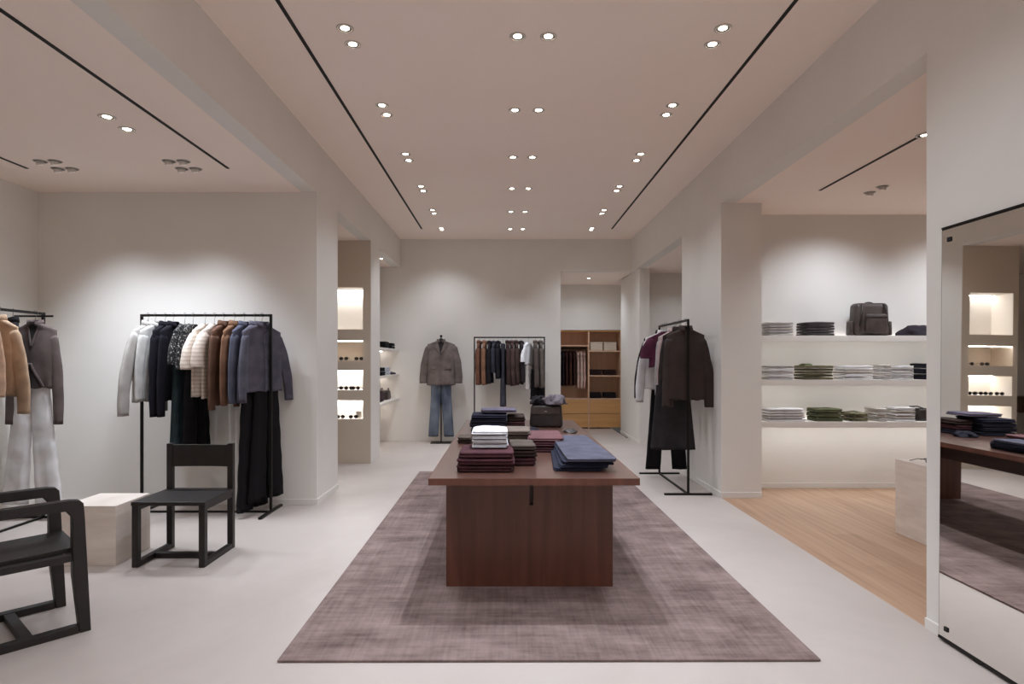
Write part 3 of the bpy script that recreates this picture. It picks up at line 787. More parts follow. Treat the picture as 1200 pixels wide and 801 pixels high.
garment('jacket','jacket','pale tan jacket cut off by the left edge, nearest on its rack',GB,(XB+.05,4.74,HR),R(-18),beige2,'jacket',seed=55,T=Torso(sw=.21,hem=-.66,hw=.225,dep=.05,seed=25),sl=.50,spread=.05,r0=.075,r1=.06)
hanger((XB+.05,4.74,HR), R(-18), 'black hanger on the far left rack', HB)
trousers('dark navy trousers below the pale tan jacket at the left edge', GB, (XB+.05,4.74,HR), R(-18), cloth((22,20,32)), .17,-.56,1.08,.105,.038,seed=10,gap=.01)

# rack C, back wall
YC = 10.45; fc = FPX/YC
def xc(px): return (px-VX)/fc
rack('black metal clothes rack against the back wall behind the table', (xc(597),YC,0), 0, 1.19, 1.815, .42)
HC = 1.815-.011
GC = 'clothes on the rack against the back wall'
specC = [
 (561.5,'jacket','rust brown jacket at the left end of the rack on the back wall',cloth((104,70,56)),'jacket',.80,.60,.18),
 (568,'jacket','tan brown jacket next to the rust jacket on the back rack',cloth((126,92,72)),'jacket',.80,.60,.18),
 (574,'shirt','black shirt beside the tan jacket on the back rack',cloth((30,26,30)),'shirt',.72,.58,.18),
 (579,'shirt','charcoal blue shirt between two darker shirts on the back rack',cloth((52,52,62)),'shirt',.55,.40,.18),
 (584,'shirt','black shirt beside the long slate garment on the back rack',cloth((26,24,30)),'shirt',.70,.5,.18),
 (595,'jacket','dark brown jacket right of the slate garment on the back rack',cloth((60,44,42)),'jacket',.80,.60,.18),
 (600,'jacket','mottled dark brown jacket in the middle of the back rack',cloth((70,54,50),.25),'jacket',.82,.60,.18),
 (605,'jacket','dark brown jacket beside the black knit on the back rack',cloth((66,50,46)),'jacket',.81,.58,.18),
 (611,'knit_top','black knit beside the white shirt on the back rack',cloth((44,36,40)),'shirt',.79,.56,.17),
 (627.5,'jacket','grey brown jacket beside the white shirt on the back rack',cloth((86,76,72)),'jacket',.84,.62,.18),
 (633.5,'jacket','grey brown jacket at the end post of the back rack',cloth((94,86,80)),'jacket',.85,.64,.18),
]
for i, (px,nm,lb,mt,kd,hm,sl_,sw_) in enumerate(specC):
    loc = (xc(px) + (.0), YC, HC)
    garment(nm, 'jacket' if nm == 'jacket' else ('shirt' if nm == 'shirt' else 'knitwear'), lb, GC, loc, R(90+(-6 if px < 592 else 4)), mt, kd, seed=70+i, T=Torso(sw=sw_,hem=-hm,hw=sw_+.01,dep=.032,seed=71+i,amp=.004), sl=sl_, spread=.02, r0=.06, r1=.05, flat=.7)
    hanger(loc, R(90), 'black hanger on the rack against the back wall', 'hangers on the back rack')
garment('tee_shirt','shirt','white short-sleeved shirt on the back rack',GC,(xc(619),YC,HC),R(64),cloth((232,232,234),.03),'tee',seed=88,T=Torso(sw=.18,hem=-.46,hw=.185,dep=.04,seed=30),sl=.22,spread=.06,r0=.06,r1=.065)
hanger((xc(619),YC,HC), R(64), 'black hanger on the rack against the back wall', 'hangers on the back rack')
trousers('white trousers below the white shirt on the back rack', GC, (xc(619.5),YC,HC), R(66), cloth((222,216,213),.04), .13,-.42,.46,.065,.035,seed=14)
skirt('long slate blue dress hanging lowest on the back rack', GC, (xc(589.5),YC,HC), R(88), cloth((70,70,82)), .12,-.12,1.05,.14,.05,.045,seed=15,name='dress',cat='dress',amp=.008)
trousers('black trousers at the right end of the back rack', GC, (xc(629.5),YC,HC), R(40), blk, .13,-.55,.50,.075,.035,seed=16)
hanger((xc(589.5),YC,HC), R(88), 'black hanger on the rack against the back wall', 'hangers on the back rack')

# rack D, right of the table, perpendicular
XD = 1.915
rack('black metal clothes rack beside the right pillar seen from its end', (XD,7.03,0), R(90), 1.20, 1.84, .50)
HD = 1.84-.011
GD = 'clothes on the rack by the right pillar'
HDg = 'hangers on the rack by the right pillar'
def gd(y, nm, cat, lb, mt, kd, seed, T, rz=0, dx=0, **k):
    loc = (XD+dx, y, HD)
    g = garment(nm, cat, lb, GD, loc, R(rz), mt, kd, seed=seed, T=T, **k)
    hanger(loc, R(rz), 'black hanger on the rack by the right pillar', HDg)
    return g
suede = noise_mat('dark_suede', (44,32,29), (60,46,41), (5,5,5), 5, .8, .2, 120)
gd(6.52,'jacket','jacket','dark brown suede jacket facing outward, nearest on the right rack',suede,'jacket',101,Torso(sw=.205,hem=-.84,hw=.225,dep=.055,seed=41,amp=.007),6,0.0,sl=.72,spread=(.0,.07),r0=.075,r1=.06,fwd=-.0,buttons=4)
gd(6.72,'jacket','jacket','charcoal brown jacket directly behind the suede jacket',cloth((48,40,38)),'jacket',102,Torso(sw=.18,hem=-.80,hw=.20,dep=.05,seed=42),0,-.01,sl=.60,spread=.01)
gd(6.92,'shirt','shirt','blush pink shirt between the brown jackets and the burgundy tee',cloth((186,164,160),.06),'shirt',103,Torso(sw=.17,hem=-.80,hw=.19,dep=.045,seed=43),0,.0,sl=.62,spread=.0)
gd(7.06,'shirt','shirt','light grey shirt behind the blush shirt on the right rack',cloth((170,164,164),.06),'shirt',104,Torso(sw=.175,hem=-.74,hw=.19,dep=.045,seed=44),0,.02,sl=.62,spread=.0)
gd(7.20,'tee_shirt','shirt','burgundy short-sleeved tee on the right rack',cloth((84,40,60)),'tee',105,Torso(sw=.19,hem=-.50,hw=.20,dep=.045,seed=45),0,-.03,sl=.20,spread=.05,r0=.07,r1=.075)
gd(7.34,'shirt','shirt','white long-sleeved shirt behind the burgundy tee',cloth((214,210,210),.04),'shirt',106,Torso(sw=.22,hem=-.76,hw=.235,dep=.045,seed=46),0,-.02,sl=.72,spread=.08)
gd(7.48,'jacket','jacket','black jacket at the far end of the right rack',cloth((34,28,34)),'jacket',107,Torso(sw=.215,hem=-.74,hw=.235,dep=.045,seed=47),0,-.01,sl=.68,spread=.08)
skirt('charcoal knee-length skirt below the suede jacket', GD, (XD-.09,6.70,HD), 0, cloth((46,42,44)), .18,-.70,.69,.245,.04,.05,seed=18,amp=.006)
trousers('black trousers hanging below the burgundy tee', GD, (XD+.03,7.42,HD), 0, cloth((19,15,18)), .17,-.44,1.29,.09,.030,seed=19,gap=.07)

# outfit on a display stand, back wall
YM, XM = 10.55, -1.10
st = thing('garment_stand', 'slim black display stand with flat base carrying the blazer and jeans', 'display stand', (XM,YM,0))
MB().box(-.17,.17,-.13,.13,0,.014).build('base_plate', M['black'], st, bevel=.002)
MB().tube([(0,.0,.014),(0,.0,1.82)], .011, 12).build('pole', M['black'], st, True)
MB().tube([(0,0,1.815),(0,0,1.83),(0,0,1.85)], [.02,.026,.012], 14).build('finial', M['black'], st, True)
MB().tube([(-.17,0,1.67),(-.08,0,1.715),(0,0,1.72),(.08,0,1.715),(.17,0,1.67)], .010, 8).build('shoulder_bar', M['black'], st, True)
mb = MB().tube([(0,0,1.74),(0,0,1.79)], [.035,.03], 14); mb.build('neck_block', M['black_wood'], st, True)
taupe = cloth((108,98,94),.12)
garment('blazer','blazer','taupe single-breasted blazer with lapels displayed on the slim stand',None,(XM,YM,1.86),0,taupe,'blazer',seed=111,T=Torso(sw=.235,hem=-.87,hw=.25,dep=.075,seed=50,amp=.006,neck=.07,zn=-.11,ww=.22),sl=.62,spread=.07,r0=.085,r1=.062,fwd=-.03,buttons=2,inner=cloth((44,38,40)))
trousers('faded blue straight-leg jeans hanging below the taupe blazer', None, (XM,YM,1.86), 0, cloth((64,72,88), pattern='fade', c2=(112,120,132)), .175,-.80,.95,.085,.05,seed=21,gap=.05,name='jeans')

# ------------------------------------------------------------------ chairs
def chair_post(mb_pts, name, t, w=.045): ...
def side_chair(label, loc, rz):
    t = thing('side_chair', label, 'chair', loc, rz)
    w, d, L = .248, .47, .042
    bw = M['black_wood']
    for sd in (-1,1):
        x0, x1 = (w-L, w) if sd > 0 else (-w, -w+L)
        MB().box(x0,x1,0,L,.0,.42).build('leg', bw, t, bevel=.003)
        MB().box(x0,x1,d-L,d,0,.785).build('leg', bw, t, bevel=.003)
        MB().box(x0+.001,x1-.001,L,d-L,0,.038).build('side_rail', bw, t, bevel=.003)
        MB().box(x0+.004,x1-.004,L,d-L,.385,.42).build('seat_rail', bw, t, bevel=.003)
    MB().box(-w+L,w-L,.20,.245,.0,.038).build('stretcher', bw, t, bevel=.003)
    MB().box(-w+L,w-L,d-L+.005,d-.005,.385,.42).build('rear_seat_rail', bw, t, bevel=.003)
    mb = MB().box(-w-.003,w+.003,-.006,d-L-.001,.42,.447); mb.box(-w+L+.001,w-L-.001,d-L-.001,d,.42,.447)
    mb.build('seat', bw, t, bevel=.004)
    g = []
    rows = []
    for k in range(13):                       # slightly curved back board
        u = k/12; x = (-w+L-.002)+(2*w-2*L+.004)*u; y = d-.026+.018*sin(pi*u)
        rows.append([(x,y-.010,.612),(x,y+.010,.612),(x,y+.010,.775),(x,y-.010,.775)])
    MB().rings(rows).build('backrest', bw, t, bevel=.003)
    return t
side_chair('black wooden side chair with square frame legs beside the stone plinth', (-2.285,4.165,0), 0)

def arm_chair(label, loc, rz):
    t = thing('armchair', label, 'chair', loc, rz)
    bw = M['black_wood']; w, d, L = .263, .56, .052
    for sd in (-1,1):
        cx = sd*(w-L/2)
        # one bent frame piece: floor to arm with a rounded elbow
        mb = MB()
        prof = [(0,0),(L*.95,0),(L*.95+.03,.30),(L*.9+.035,.60),(L*.95+.06,.636),(d*.8,.640),(d-.01,.640),(d-.01,.69),(d*.8,.69),(.09,.69),(.05,.684),(.033,.665),(.028,.60)]
        mb.rings([[(cx-L/2, y, z) for y, z in prof], [(cx+L/2, y, z) for y, z in prof]])
        mb.build('arm_frame', bw, t, bevel=.004)
        MB().box(cx-L/2,cx+L/2,d-L,d,.0,.64).build('leg', bw, t, bevel=.004)
        MB().box(cx-L/2+.002,cx+L/2-.002,d-L+.008,d-.004,.69,.80).build('back_post', bw, t, bevel=.004)
        MB().box(cx-L/2+.002,cx+L/2-.002,L+.002,d-L,0,.04).build('side_rail', bw, t, bevel=.003)
        MB().box(cx-L/2+.006,cx+L/2-.006,L+.03,d-L,.375,.412).build('seat_rail', bw, t, bevel=.003)
    MB().box(-w+L,w-L,.235,.285,.002,.036).build('stretcher', bw, t, bevel=.003)
    MB().box(-w+L,w-L,.03,.075,.375,.41).build('front_rail', bw, t, bevel=.003)
    g = []
    mb = MB(); rows = []
    for k in range(11):
        u = k/10; x = (-w+L+.001)+(2*w-2*L-.002)*u; dz = -.012*sin(pi*u)
        rows.append([(x,.018,.412+dz),(x,d-.02,.402+dz),(x,d-.02,.428+dz),(x,.018,.438+dz)])
    mb.rings(rows).build('seat', bw, t, bevel=.003)
    rows = []
    for k in range(11):
        u = k/10; x = (-w+L-.0)+(2*w-2*L)*u; y = d-.03+.02*sin(pi*u)
        rows.append([(x,y-.011,.62),(x,y+.011,.62),(x,y+.011,.79),(x,y-.011,.79)])
    mb = MB(); mb.rings(rows).build('backrest', bw, t, bevel=.003)
    return t
arm_chair('black wooden armchair with rounded arm corners cut off at the left edge', (-2.352,3.375,0), math.atan2(.664,-.747))

# plinths
o = MB().box(0,.375,0,.41,0,.409).build('stone_plinth', M['travertine'], bevel=.0015); o.location = (-3.042,4.207,.0)
tag(o, 'low cream travertine block standing between the armchair and the side chair', 'plinth')
o = MB().box(0,.55,0,1.0,0,.600).build('stone_plinth', M['travertine'], bevel=.0015); o.location = (3.2,4.04,.0)
tag(o, 'pinkish stone plinth on the wood floor below the wall shelves', 'plinth')

# sunglasses
def sunglasses(loc, rz, label, group, s=1.0, first=[None]):
    if first[0] is not None:
        return dup(first[0], loc, rz, label, group)
    t = thing('sunglasses', label, 'sunglasses', loc, rz, group); first[0] = t
    mb = MB()
    for sd in (-1,1):
        mb.tube([(sd*.034+.027*cos(a),0,.024+.021*sin(a)) for a in [2*pi*k/18 for k in range(19)]], .0035, 6, False)
    mb.tube([(-.008,0,.032),(0,-.003,.036),(.008,0,.032)], .003, 6)
    mb.build('frame', M['leather_dark'], t, True)
    for sd in (-1,1):
        MB().tube([(sd*.034,.0015,.024),(sd*.034,-.0015,.024)], .025, 16).build('lens', M['lens'], t)
        MB().tube([(sd*.064,0,.034),(sd*.066,.06,.032),(sd*.062,.13,.008)], .003, 6).build('temple', M['leather_dark'], t, True)
    return t
NG = 'sunglasses in the wall niches'
sunglasses((-2.17,8.52,1.005), R(8), 'pair of sunglasses nearer the lamp side of the third niche from the top', NG)
sunglasses((-2.01-.06,8.50,1.005), R(-6), 'pair of sunglasses at the open side of the third niche from the top', NG)
sunglasses((-2.31,8.52,1.005), R(5), 'pair of sunglasses in the middle of the third niche from the top', NG)
sunglasses((-2.45,8.5,1.005), R(5), 'pair of sunglasses at the hidden end of the third niche', NG)
sunglasses((-2.10,8.50,.609), R(10), 'dark sunglasses in the lowest niche beside a white card', NG)
sunglasses((-2.28,8.50,.609), R(-5), 'dark sunglasses at the hidden side of the lowest niche', NG)
sunglasses((-2.02,8.49,1.412), R(0), 'dark sunglasses at the aisle end of the second niche', NG)
sunglasses((-2.23,8.49,1.412), R(5), 'dark sunglasses further into the second niche', NG)
o = MB().box(-.04,.04,-.003,.003,0,.09).build('white_card', M['trimwhite'], bevel=.001); o.location = (-2.05,8.6,.609); o.rotation_euler = (R(-8),0,0); tag(o, 'small white card behind the sunglasses in the lowest niche', 'card')
# niche LED strips
for k, (z0, z1) in enumerate([(1.835,2.408),(1.41,1.68),(1.003,1.272),(.607,.863)]):
    w_ = ['top','second','third','lowest'][k]
    y_ = 8.76 if k != 1 else 8.42
    o = MB().box(nx0+.01,nx1-.01,y_-.008,y_+.008,z1-.008,z1-.001).build('led_strip', M['led'])
    tag(o, f'warm glowing light strip along the ceiling of the {w_} wall niche', 'light strip', 'light strips of the wall niches')
    a = bpy.data.lights.new('niche_light','AREA'); a.shape = 'RECTANGLE'; a.size = .58; a.size_y = .04; a.energy = [3.2,.5,2.2,2.0][k]; a.color = (1,.97,.96)
    ao = bpy.data.objects.new('niche_light', a); col.objects.link(ao); ao.location = ((nx0+nx1)/2, y_-.03, z1-.012); ao.parent = o; ao.rotation_euler = (R(-12 if k != 1 else 0),0,0)

# small alcove shelves on the left
for k, z in enumerate((.755,1.175,1.61)):
    w_ = ['lowest','middle','top'][k]
    t = thing('alcove_shelf', f'{w_} of the three thin plaster shelves in the narrow alcove left of the blazer', 'shelf', (-2.19,9.05,z), 0, 'thin shelves in the narrow alcove')
    MB().box(.001,.325,0,1.73,-.035,0).build('board', M['white_shelf'], t, bevel=.002)
    MB().box(.02,.035,.03,1.70,-.040,-.0355).build('led_strip', M['led'], t)
def shoe(loc, rz, mat, label, group):
    t = thing('shoe', label, 'shoe', loc, rz, group)
    prof = [(-.13,.028,.075),(-.11,.036,.085),(-.06,.037,.085),(0,.040,.065),(.06,.048,.045),(.10,.046,.038),(.135,.028,.03)]
    rings = [[(x, w*sgp(cos(2*pi*j/14),.8), .018+(h-.018)*max(0,.5+.5*sin(2*pi*j/14))) for j in range(14)] for x, w, h in prof]
    MB().rings(rings).build('upper', mat, t, True)
    rings = [[(x*1.02, w*1.08*sgp(cos(2*pi*j/14),.8), z) for j in range(14)] for x, w, z in [(-.132,.028,.0)]]
    pts = [(x*1.03, w*1.06) for x, w, h in prof] + [(x*1.03, -w*1.06) for x, w, h in prof[::-1]]
    MB().rings([[(x,y,0) for x,y in pts],[(x,y,.02) for x,y in pts]]).build('sole', M['leather_dark'], t)
    return t
SA = 'goods on the thin alcove shelves'
stack(-2.03,10.45,1.611,.26,.34,[(.045,blk,'black'),(.045,blk,'black')],'on the top alcove shelf near the back wall','pullover','knitwear','black pullovers on the top alcove shelf',seed=31)
stack(-2.03,9.95,1.611,.26,.34,[(.05,blk,'black'),(.05,blk,'black')],'on the top alcove shelf nearer the aisle','pullover','knitwear','black pullovers on the top alcove shelf',seed=32)
shoe((-2.02,10.55,1.176), 0, cloth((70,68,80)), 'grey shoe nearest the back wall on the middle alcove shelf', SA)
shoe((-2.02,10.38,1.176), 0, cloth((80,78,90)), 'second grey shoe on the middle alcove shelf', SA)
stack(-2.03,10.08,1.176,.26,.30,[(.06,cloth((190,196,206),.05),'pale blue'),(.06,cloth((190,196,206),.05),'pale blue')],'on the middle alcove shelf','t_shirt','shirt','pale shirts on the middle alcove shelf',seed=33)
stack(-2.03,9.60,1.176,.26,.34,[(.06,blk,'black'),(.06,blk,'black')],'on the middle alcove shelf nearest the aisle','t_shirt','shirt','black shirts on the middle alcove shelf',seed=34)
bgp = thing('handbag', 'plum leather bag on the lowest alcove shelf', 'bag', (-2.02,9.75,.756), R(90))
rbox(.30,.16,.17,.03,3,.85).build('bag_body', cloth((62,42,50)), bgp, True)
for s in (-1,1): MB().tube(arc((0,s*.05,.15),.07,.06,0,pi), .006, 8).build('handle', M['leather_dark'], bgp, True)
bgp = thing('handbag', 'black leather bag near the back wall on the lowest alcove shelf', 'bag', (-2.02,10.35,.756), R(90))
rbox(.34,.15,.15,.03,3,.85).build('bag_body', M['leather_dark'], bgp, True)
for s in (-1,1): MB().tube(arc((0,s*.05,.13),.07,.06,0,pi), .006, 8).build('handle', M['leather_dark'], bgp, True)

# floating console seen in the mirror
t = thing('wall_console', 'dark wooden wall console against the back wall of the left alcove, seen in the mirror', 'console', (-4.75,10.56,.64))
MB().box(-.42,.42,-.22,.238,0,.27).build('body', M['console'], t, bevel=.003)
for sd in (-1,1): MB().box(min(sd*.01,sd*.41),max(sd*.01,sd*.41),-.235,-.221,.012,.258).build('drawer_front', M['console'], t, bevel=.002)

# ------------------------------------------------------------------ wall shelves, right room
SY0, SY1 = 6.45, 6.799
shelfz = [1.669,1.205,.764]
for k, z in enumerate(shelfz):
    w_ = ['top','middle','lowest'][k]
    t = thing('wall_shelf', f'{w_} of the long thick plaster shelves above the wood floor', 'shelf', (2.632,0,z), 0, 'long plaster wall shelves')
    MB().box(.0,2.95,SY0,SY1,-.045,0).box(.0,2.95,SY0,SY0+.018,-.062,-.045).build('board', M['white_shelf'], t, bevel=.0015)  # front lip added to hide the light underneath
    MB().box(.02,2.93,SY1-.035,SY1-.005,0,.003).build('led_strip', M['led_soft'], t)
    if True:  # unseen strip and light added under each shelf to brighten the wall
        ls = MB().box(.02,2.93,SY0+.022,SY0+.028,-.049,-.0455).build('led_strip', M['lamp_dim'], t)
        a = bpy.data.lights.new('added_shelf_light','AREA'); a.shape = 'RECTANGLE'; a.size = 2.8; a.size_y = .02; a.energy = 4.2 if k == 2 else 2.4; a.color = (.88,.95,1)
        ao = bpy.data.objects.new('added_shelf_light', a); col.objects.link(ao); ao.parent = t; ao.location = (1.47,SY0+.05,-.053); ao.rotation_euler = (R(25),0,0)
def sx(px, y=6.5): return (px-VX)*y/FPX
def shelf_stack(p0, p1, k, hs, mats, words, name, cat, group, where, seed, y=6.60, dome=0):
    x0, x1 = sx(p0+.016*(p0-VX)), sx(p1-1)
    return stack((x0+x1)/2, y, shelfz[k]+.0015, x1-x0, .26, [(h, m_, wd) for h, m_, wd in zip(hs, mats, words)], where, name, cat, group, seed=seed, wob=.003, dome_top=dome)
lt = cloth((192,186,180),.06); lt2 = cloth((178,174,174),.08); ch = cloth((78,72,74)); wh = cloth((214,212,212),.04); ol = cloth((104,98,74)); ol2 = cloth((84,86,62))
shelf_stack(894,931,0,[.024]*5,[lt,lt2,lt,lt2,lt],['light grey']*5,'pullover','knitwear','light grey pullovers on the top wall shelf','at the pillar end, top wall shelf',41)
shelf_stack(938,979,0,[.024]*5,[ch]*5,['charcoal']*5,'pullover','knitwear','charcoal pullovers on the top wall shelf','between the light pullovers and the backpack',42,dome=.012)
shelf_stack(894,931,1,[.025]*5,[lt2,wh,lt2,wh,lt2],['grey','white','grey','white','grey'],'shirt','shirt','grey and white shirts on the middle wall shelf','at the pillar end of the middle wall shelf',43)
shelf_stack(935,977,1,[.025]*5,[ol,oliveb,ol,oliveb,ol],['olive','dark olive','olive','dark olive','olive'],'sweatshirt','sweatshirt','olive sweatshirts on the middle wall shelf','beside the grey and white shirts',44)
o = crumple(.14,.12,.035,12,ol2,'rolled_cap'); o.location = (sx(950),6.60,1.355-.016); tag(o, 'small olive cap on top of the olive sweatshirt stack', 'cap')
shelf_stack(982,1024,1,[.025]*5,[wh,wh,lt,wh,wh],['white']*5,'shirt','shirt','white shirts on the middle wall shelf','right of the olive sweatshirts below the backpack',45)
shelf_stack(1027,1044,1,[.035]*4,[lt2,lt,lt2,lt],['pale grey']*4,'bag_pouch','pouch','pale grey pouches on the middle wall shelf','beside the white shirts on the middle shelf',46)
shelf_stack(1046,1071,1,[.025]*5,[wh,lt2,wh,lt2,wh],['white','grey','white','grey','white'],'shirt','shirt','striped pile of shirts beside the navy stack','next to the navy sweatshirts on the middle shelf',47)
shelf_stack(1073,1112,1,[.055,.055,.05],[navyd,navyd,navyd],['black navy']*3,'sweatshirt','sweatshirt','navy sweatshirts on the middle wall shelf','at the mirror wall end of the middle shelf',48)
shelf_stack(895,944,2,[.022]*5,[wh,lt2,wh,wh,wh],['white']*5,'shirt','shirt','white shirts on the lowest wall shelf','at the pillar end of the lowest wall shelf',49,dome=.01)
shelf_stack(950,988,2,[.04]*3,[ol2]*3,['army green']*3,'sweatshirt','sweatshirt','army green sweatshirts on the lowest wall shelf','on the lowest wall shelf',50,dome=.01)
camo = cloth((66,66,46), pattern='camo', c2=(120,112,86))
shelf_stack(991,1018,2,[.04,.04],[camo]*2,['mottled green']*2,'cap_pile','cap','mottled green caps on the lowest wall shelf','on the lowest wall shelf',51,dome=.02)
shelf_stack(1020,1039,2,[.03]*4,[lt]*4,['pale grey']*4,'shirt','shirt','pale grey shirts on the lowest wall shelf','beside the mottled green caps',52)
shelf_stack(1041,1073,2,[.025]*5,[wh,lt,wh,lt,wh],['white','pale grey','white','pale grey','white'],'shirt','shirt','white and grey shirts near the black bag','beside the black bag on the lowest shelf',53)
bgp = thing('handbag', 'black bag with a strap at the mirror wall end of the lowest wall shelf', 'bag', (sx(1093),6.60,.7655))
rbox(.26,.14,.13,.025,3,.9).build('bag_body', M['leather_dark'], bgp, True)
MB().tube([(-.1,0,.12),(-.16,-.02,.145),(-.2,-.03,.15),(-.13,-.05,.155),(-.05,-.03,.13)], .007, 8).build('strap', M['leather_dark'], bgp, True)
o = crumple(.36,.24,.11,21,cloth((52,46,52)),'knitted_hat'); o.location = (sx(1084),6.62,1.672); tag(o, 'dark crumpled hat at the mirror wall end of the top wall shelf', 'hat')
# backpack
bp = thing('backpack', 'brown leather backpack standing on the top wall shelf', 'backpack', (sx(1026),6.62,1.673))
rbox(.38,.17,.35,.045,4,.92).build('main_body', M['leather'], bp, True)
rbox(.24,.05,.20,.02,3,.92).build('front_pocket', M['leather'], bp, True, loc=(.02,-.10,.03))
MB().box(-.105,.125,-.128,-.118,.185,.20).build('zip', M['leather_dark'], bp, bevel=.001)
for sd in (-1,1): rbox(.035,.11,.15,.012,2,.9).build('side_pocket', M['leather'], bp, True, loc=(sd*.205,0,.005))
MB().tube(arc((0,0,.338),.05,.022,0,pi), .007, 8).build('top_handle', M['leather_dark'], bp, True)
for sd in (-1,1):
    MB().tube([(sd*.10,-.02,.335),(sd*.12,-.085,.335),(sd*.13,-.096,.24),(sd*.15,-.094,.10)], .009, 8).build('strap', M['leather_dark'], bp, True)
MB().tube([(-.20,-.03,.06),(-.24,-.05,.03),(-.26,-.06,.006)], .006, 6).build('strap', M['leather_dark'], bp, True)
# small thing on the plinth
sunglasses((3.33,4.80,.602), R(20), 'dark sunglasses lying on the pinkish stone plinth', 'sunglasses on the plinth')
o = MB().box(-.09,.09,-.06,.06,0,.018).build('display_tray', M['dark'], bevel=.003); o.location = (3.32,4.62,.602); tag(o, 'small black tray on the pinkish stone plinth', 'tray')

# ------------------------------------------------------------------ wardrobe in the recess
wd = thing('wardrobe', 'built-in honey oak wardrobe with open cubbies and four drawers in the back recess', 'wardrobe', (0,12.76,0))
wx0, wxm, wx1, wt = 1.055, 1.737, 2.42, .03
WT = 2.04; zd = .60
mb = MB().box(wx0,wx1,0,.44,0,.03)
oki = M['oak_in']
MB().box(wx0,wx1,.42,.44,.03,WT-wt).build('back_panel', oki, wd)
for x in (wx0, wxm-wt/2, wx1-wt): MB().box(x,x+wt,0,.42,.0,WT-wt).build('upright', oki, wd, bevel=.001)
MB().box(wx0,wx1,0,.44,WT-wt,WT).build('top_board', M['oak'], wd, bevel=.001)
def wshelf(x0,x1,z): MB().box(x0,x1,.004,.42,z-.028,z).build('shelf', oki, wd, bevel=.001)
wl0, wl1, wr0, wr1 = wx0+wt, wxm-wt/2, wxm+wt/2, wx1-wt
wshelf(wl0,wl1,1.4+19/56.4); 
zr = [1.4+12.5/56.4, 1.4-16.5/56.4]
for z in zr: wshelf(wr0,wr1,z)
wshelf(wl0,wl1,zd+.028); wshelf(wr0,wr1,zd+.028)
for x0, x1, s in ((wl0,wl1,'l'),(wr0,wr1,'r')):
    for z0, z1 in ((.025,.305),(.312,.596)):
        MB().box(x0+.002,x1-.002,-.004,.40,z0,z1).build('drawer', M['oak'], wd, bevel=.002)
MB().box(wl0,wl1,.20,.222,1.66,1.682).build('clothes_rail', M['black'], wd)
zw = 1.671
GW = 'clothes hanging in the oak wardrobe'
cw = [(1.14,(34,28,32),'black shirt nearest the recess edge in the wardrobe'),(1.215,(38,30,34),'black shirt second in the wardrobe'),(1.29,(66,38,36),'dark maroon shirt in the wardrobe'),(1.37,(74,46,40),'maroon brown shirt in the wardrobe'),
      (1.45,(60,36,34),'dark wine shirt beside the blush shirts'),(1.53,(196,168,158),'blush shirt beside the wine shirt'),(1.60,(206,184,174),'pale blush shirt in the wardrobe'),(1.66,(190,160,150),'rose beige shirt nearest the wardrobe divider')]
for i, (x, c_, lb) in enumerate(cw):
    hm = .78 if c_[0] < 100 else .84
    loc = (x,12.965,zw)
    garment('shirt','shirt',lb,GW,loc,R(90),cloth(c_),'shirt',seed=130+i,T=Torso(sw=.15,hem=-hm,hw=.155,dep=.030,seed=131+i,amp=.003),sl=.5,spread=-.03,r0=.045,r1=.04,flat=.5)
    hanger(loc, R(90), 'hanger inside the oak wardrobe', 'hangers in the wardrobe')
for x in (1.905,2.19):
    t = thing('storage_box', 'pale linen storage box on the upper right wardrobe shelf, '+('nearer the divider' if x < 2 else 'nearer the side'), 'box', (x,12.95,zr[0]+.002), 0, 'linen storage boxes')
    MB().box(-.13,.13,-.14,.14,0,.14).build('box_body', M['linen_box'], t, bevel=.004)
    MB().box(-.133,.133,-.143,.143,.141,.175).build('lid', M['linen_box'], t, bevel=.004)
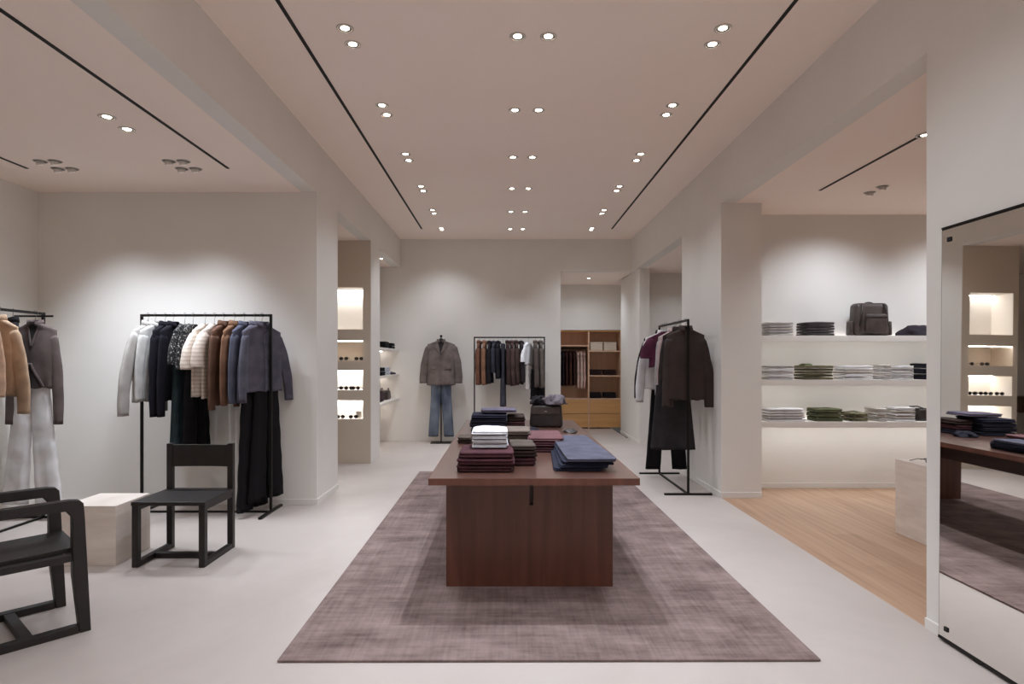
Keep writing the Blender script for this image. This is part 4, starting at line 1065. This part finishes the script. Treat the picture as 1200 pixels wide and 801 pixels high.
for j, (z, wds, m_) in enumerate(((zr[1],'middle right wardrobe shelf',cloth((52,36,34))),(zd+.028,'shelf above the right wardrobe drawers',cloth((38,32,36))))):
    for q, x in enumerate((1.89,2.19)):
        stack(x,12.95,z+.002,.27,.30,[(.036,m_,'dark'),(.036,m_,'dark'),(.034,m_,'dark')],f'on the {wds}, '+('divider side' if q == 0 else 'outer side'),'pullover','knitwear','dark pullovers in the wardrobe',seed=61+j*2+q)

# ------------------------------------------------------------------ mirror
mr = thing('wall_mirror', 'tall frameless mirror leaning against the right wall, reflecting the table', 'mirror', (2.186,3.10,.022))
mr.rotation_euler = (0, R(.48), 0)
MW, MH = 1.6, 2.042
MB().box(.0008,.012,-MW,0,0,MH).build('backing', M['black'], mr)
MB().box(0,.0008,-MW+.002,-.003,.004,MH-.008).build('mirror_glass', M['mirror'], mr)
MB().box(-.003,.014,-MW,0,MH,MH+.007).build('edge_strip', M['black'], mr)
MB().box(-.003,.014,-MW,0,-.012,0).build('edge_strip', M['black'], mr)
for z in (.05,MH-.06):
    for y in (-.055,-MW+.055):
        MB().box(-.006,.0,y-.012,y+.012,z-.011,z+.011).build('fixing_stud', M['dark'], mr, bevel=.001)
for y in (-.25,-MW+.25): MB().box(.0,.012,y-.02,y+.02,-.022,-.012).build('foot', M['black'], mr)

# ------------------------------------------------------------------ world, camera, view
w = bpy.data.worlds.new('world'); scene.world = w; w.use_nodes = True
w.node_tree.nodes['Background'].inputs[0].default_value = (1,.95,.9,1); w.node_tree.nodes['Background'].inputs[1].default_value = .05
cam = bpy.data.cameras.new('camera'); co = bpy.data.objects.new('camera', cam); col.objects.link(co)
co.location = (0,0,CH); co.rotation_euler = (pi/2,0,0)
cam.sensor_width = 36; cam.lens = 36*FPX/1200; cam.shift_x = (600-VX)/1200; cam.shift_y = (VY-400.5)/1200
cam.clip_start = .05; cam.clip_end = 60
scene.camera = co
for o_ in bpy.data.objects:
    if o_.get('label') and len(o_['label'].split()) > 16: print('LONG', o_['label'])
vs = scene.view_settings
vs.view_transform = 'Standard'; vs.look = 'None'; vs.gamma = 1; vs.use_curve_mapping = False; vs.exposure = 0.08
scene.cycles.max_bounces = 12; scene.cycles.diffuse_bounces = 10; scene.cycles.sample_clamp_indirect = 4
